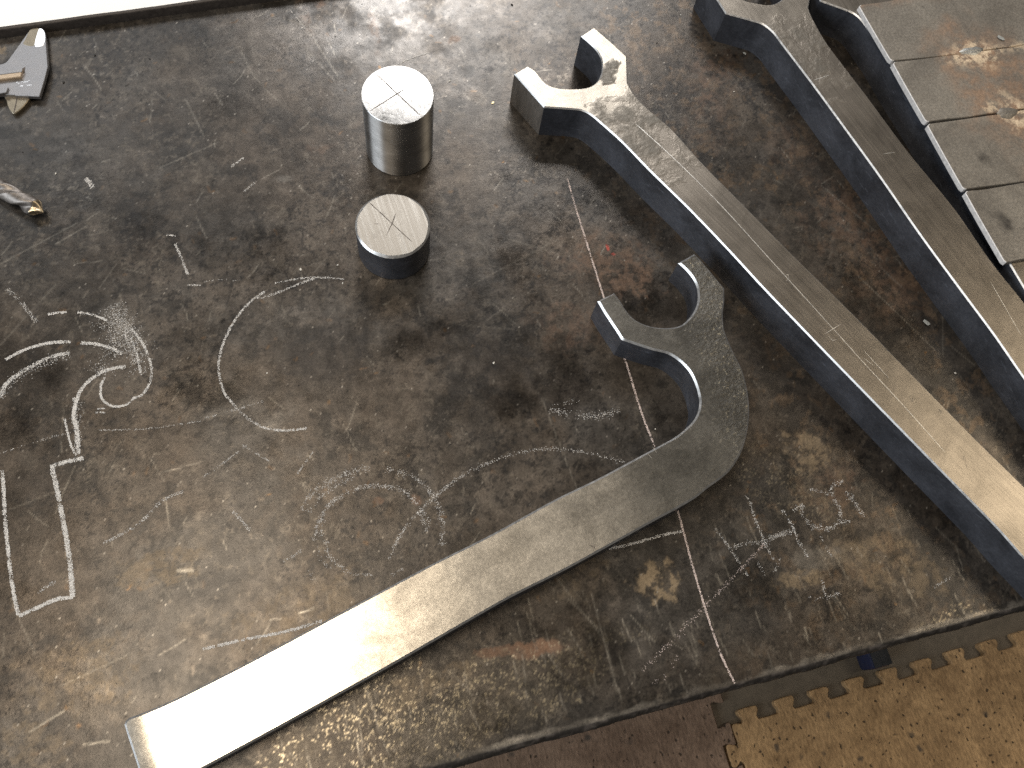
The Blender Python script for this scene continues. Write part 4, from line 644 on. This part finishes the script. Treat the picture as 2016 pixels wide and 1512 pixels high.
for i, p in enumerate(D['plates']):
    q = [list(a[:2]) for a in p]
    right = {0: [(.86, .484), (.86, .575)], 1: [(.86, .404), (.86, .482)], 2: [(.86, .333), (.86, .402)], 3: [(.86, .266), (.86, .331)]}[i]
    L = {0: [(.5345,.557),(.5402,.4878)], 1: [(.5403,.4863),(.5452,.4165)], 2: [(.5453,.4150),(.5497,.3430)], 3: [(.5498,.3414),(.5552,.2672)]}[i]
    (ax, ay), (bx, by) = L
    seam = {0: .485, 1: .4145, 2: .3395, 3: .2665}[i]; top = {0: .5575, 1: .4842, 2: .4136, 3: .3388}[i]
    js = lambda s: RNG.normal(0, .00035)
    r_ = .003
    pts = [(ax+.0004, ay-r_*.6), (bx, by+r_), (bx+r_*.5, by+.0005)]
    pts += [(x, seam+(by-seam)*max(0, 1-(x-bx)/.08)+js(0)) for x in np.linspace(bx+.02, .84, 14)] + [(.86, seam, 1), (.86, top, 1)]
    pts += [(x, top+(ay-top)*max(0, 1-(x-ax)/.08)+js(0)) for x in np.linspace(.84, ax+.02, 14)] + [(ax+r_, ay-.0002)]
    tilt = RNG.normal(0, .0002)
    o = slab('plate', pts, .0053, .0361, [PLATE, CUT, PLATE], flank=lambda m: 1 if m[0] < .5575 and abs(seg_dist(m[None], np.array([L[0], L[1]]))[0]) < .003 else 0, step=.003, chamfer=.0006, grid=.005, deform=lambda xy, t=tilt: t*np.ones(len(xy))+(fbm(xy[:,0], xy[:,1], 20, 2, 4)-.5)*.0004, paint=plate_paint)
    o.parent = pn; o.matrix_parent_inverse = PI_
for i, c in enumerate(wc):
    rx_, ry_ = ((.0125, .0055), (.011, .0065))[i]; n = 24; vs = []; fs = []; rings = 6
    for j in range(rings):
        t = j/(rings-1)
        for a in range(n):
            th = 2*math.pi*a/n; rr = (1-t*.98)*(1 + .10*math.sin(3*th+i) + .06*math.sin(7*th))
            vs.append((c[0]+rx_*rr*math.cos(th), c[1]+ry_*rr*math.sin(th), .0408+.0018*math.sqrt(max(0, 1-(1-t)**2)) + .0002*math.sin(9*th)*t))
    for j in range(rings-1):
        for a in range(n): b = (a+1) % n; fs.append((j*n+a, j*n+b, (j+1)*n+b, (j+1)*n+a))
    fs.append(tuple((rings-1)*n+a for a in range(n)))
    o = link('weld_spot', mesh('weld_spot', vs, fs, True), WELD if i == 0 else PLATE); o.parent = pn; o.matrix_parent_inverse = PI_

# ---------------------------------------------------------------- caliper
cal = tag(empty('vernier_caliper', (-.24, .64, 0)), 'steel vernier caliper head with pointed jaws beside the back lip, cut by the left edge', 'caliper')
bpy.context.view_layer.update(); CI = cal.matrix_world.inverted()
def cpart(o): o.parent = cal; o.matrix_parent_inverse = CI; return o
def ex_left(pts, x):   # close an outline that runs out of the picture on the left
    p = [list(q) for q in pts]; return p
B = D['cal_body']; lx = -.42
dirx = np.array([-1.0, 0.02])
body = [tuple(p) for p in B] + [(lx, B[-1][1]-.004, 1), (lx, B[0][1]-.004, 1)]
body[0] = tuple(B[0][:2])
cpart(slab('fixed_jaw', body, .0035, .0035, [CALIPER, CALIPER, CALIPER], step=.002, chamfer=.0004, grid=.006))
def sheet(name, pts, z, th, mat, ch=.0003, parent=None):
    o = slab(name, pts, th, z-th, [mat]*3, step=.0015, chamfer=ch, grid=.004); return cpart(o)
sheet('jaw_facet', D['cal_facetL'], .0071, .0012, CALDARK, .0002); sheet('jaw_facet', D['cal_facetR'], .0072, .0012, CALBRIGHT, .0002)
R_ = D['cal_rail']; rail = [(lx, R_[0][1]-.006, 1), (R_[1][0], R_[1][1], 1), (R_[2][0], R_[2][1], 1), (lx, R_[3][1]-.006, 1)]
sheet('slide_rail', rail, .0100, .003, CALREFL, .0006)
top_half = [(lx, R_[0][1]-.006, 1), (R_[1][0], R_[1][1], 1), (R_[1][0]*.55+R_[2][0]*.45, R_[1][1]*.55+R_[2][1]*.45, 1), (lx, R_[0][1]*.55+R_[3][1]*.45-.006, 1)]
sheet('rail_top', top_half, .0104, .0006, CALIPER, .0002)
sheet('slot', [tuple(p)+(1,) for p in D['cal_slot']], .0073, .0006, SCRIBE_DARK, .0001)
R2_ = D['cal_rail2']; rail2 = [(lx, R2_[0][1]-.006, 1), (R2_[1][0], R2_[1][1], 1), (R2_[2][0], R2_[2][1], 1), (lx, R2_[3][1]-.006, 1)]
sheet('lower_rail', rail2, .0090, .003, CALIPER, .0004)
sheet('inside_jaw', D['cal_in'], .0040, .0040, CALDARK, .0006)
cpart(strip('jaw_ridge', D['cal_ridge'], .0013, .0042, SCRIBE_DARK, None))
(lx0, ly0), (lx1, ly1) = [p[:2] for p in D['cal_logo']]
for i in range(9):
    a = lx0 + (lx1-lx0)*i/9; z_ = .00712+i*.00001
    for yy in ((ly0*.75+ly1*.25), (ly0*.25+ly1*.75)):
        if RNG.random() < .75: cpart(strip('engraved_mark', [(a, yy), (a+.0009, yy+RNG.normal(0, .0006)), (a+.0014, yy+RNG.normal(0, .0008))], .0005, z_, CALBRIGHT, None))

# ---------------------------------------------------------------- drill bit
def drill():
    tip, bk = np.array(D['drill'][0]), np.array(D['drill'][1]); R = .0074
    d = bk[:2]-tip[:2]; d /= np.linalg.norm(d); n = 48; L = .13; st = 90; vs = []; fs = []; mi = []
    cone = .0090
    for j in range(st+1):
        s = L*(j/st)**1.25 if j else 0
        k = min(1, .03+s/cone); tw = s/.034*2*math.pi*.55
        for i in range(n):
            th = 2*math.pi*i/n; ph = th - tw - 1.2
            fl = max(0, math.cos(2*ph)); rr = R*(1 - .40*fl**1.3*min(1, .35+s/.006)); ml = math.cos(2*(ph-.85))
            if ml > .93: rr = R*1.035
            vs.append((-s, rr*k*math.cos(th), rr*k*math.sin(th)))
    for j in range(st):
        for i in range(n):
            b = (i+1) % n; fs.append((j*n+i, j*n+b, (j+1)*n+b, (j+1)*n+i)); mi.append(1 if (j+.5)/st*1 < ((cone*.95)/L)**(1/1.25) else 0)
    fs.append(tuple(range(n))); mi.append(1); fs.append(tuple(st*n+i for i in reversed(range(n)))); mi.append(0)
    me = mesh('twist_drill', vs, fs); me.polygons.foreach_set('material_index', mi); sharpen(me, 38)
    o = link('twist_drill', me, [DRILLM, DRILLTIP]); o.location = (tip[0], tip[1], .0076)
    o.rotation_euler = (0, 0, math.atan2(-d[1], -d[0]))
    tag(o, 'twist drill bit with a golden ground point, poking in from the left edge', 'drill bit')
drill()

# ---------------------------------------------------------------- crumbs
CM = {'grey': mat_simple('grey_flake', (.30, .31, .30), .6, .2), 'black': mat_simple('black_grit', (.012, .011, .01), .6), 'white': mat_simple('white_crumb', (.62, .60, .55), .7), 'brass': mat_simple('brass_curl', (.50, .42, .24), .35, .9)}
LB = ['grey flake of scale beside the jaw of the dull wrench', 'larger grey flake of scale between the two straight wrench handles',
 'black grit grain just right of the caliper jaw tip', 'largest black grit grain, close to the right side of the caliper body', 'black grit grain below the back lip, farther right than the caliper',
 'white crumb in the gap between the bright wrench jaw and the dull wrench', 'black grit grain at the top edge, above and left of the bright wrench', 'white crumb at the right end of the open chalk arc, near the short cylinder',
 'white crumb inside the large open chalk arc', 'round white crumb on bare bench between the open arc and the bent wrench', 'white crumb just above the top of the open chalk arc', 'tiny white crumb beside the pinkish line, inside the curve of the bent wrench',
 'white crumb just right of the tall cylinder', 'small brassy metal curl just left of the bright wrench jaw', 'white crumb near the top edge, left of the dull wrench jaw', 'white crumb just below the upper end of the open chalk arc',
 'white crumb to the upper right of the drill point', 'white crumb beside the lower flank of the dull wrench', 'black grit grain up and left of the tall cylinder', 'black grit grain right of the upper prong of the bright wrench', 'black grit grain above the drill bit, near the left edge']
def chip(x, y, z, kind, size, label, group):
    bm = bmesh.new(); bmesh.ops.create_icosphere(bm, subdivisions=1, radius=.5); s = size*.00042
    fx_, fz = (1.5, .35) if kind in ('grey', 'brass') else (1.1, .7); a = RNG.uniform(0, 6.28) if kind != 'grey' else -.9
    for v in bm.verts:
        p = v.co*(1+RNG.uniform(-.25, .25)); p = Vector((p.x*s*fx_*1.6, p.y*s*1.2, (p.z+.42)*s*fz)); p.rotate(Matrix.Rotation(a, 3, 'Z')); v.co = p
    me = bpy.data.meshes.new('metal_crumb'); bm.to_mesh(me); bm.free(); o = link('metal_crumb', me, CM[kind]); o.location = (x, y, z)
    return tag(o, label, 'crumb', group)
for (x, y, kind, s), lb in zip(D['chips'], LB): chip(x, y, .0001, kind, s, lb, kind + ' crumbs scattered on the bench')
fl = D['plate_flake']; chip(fl[0], fl[1], .0414, 'grey', 9, 'grey flake of scale on the top rusty plate near the weld', 'grey crumbs scattered on the bench')
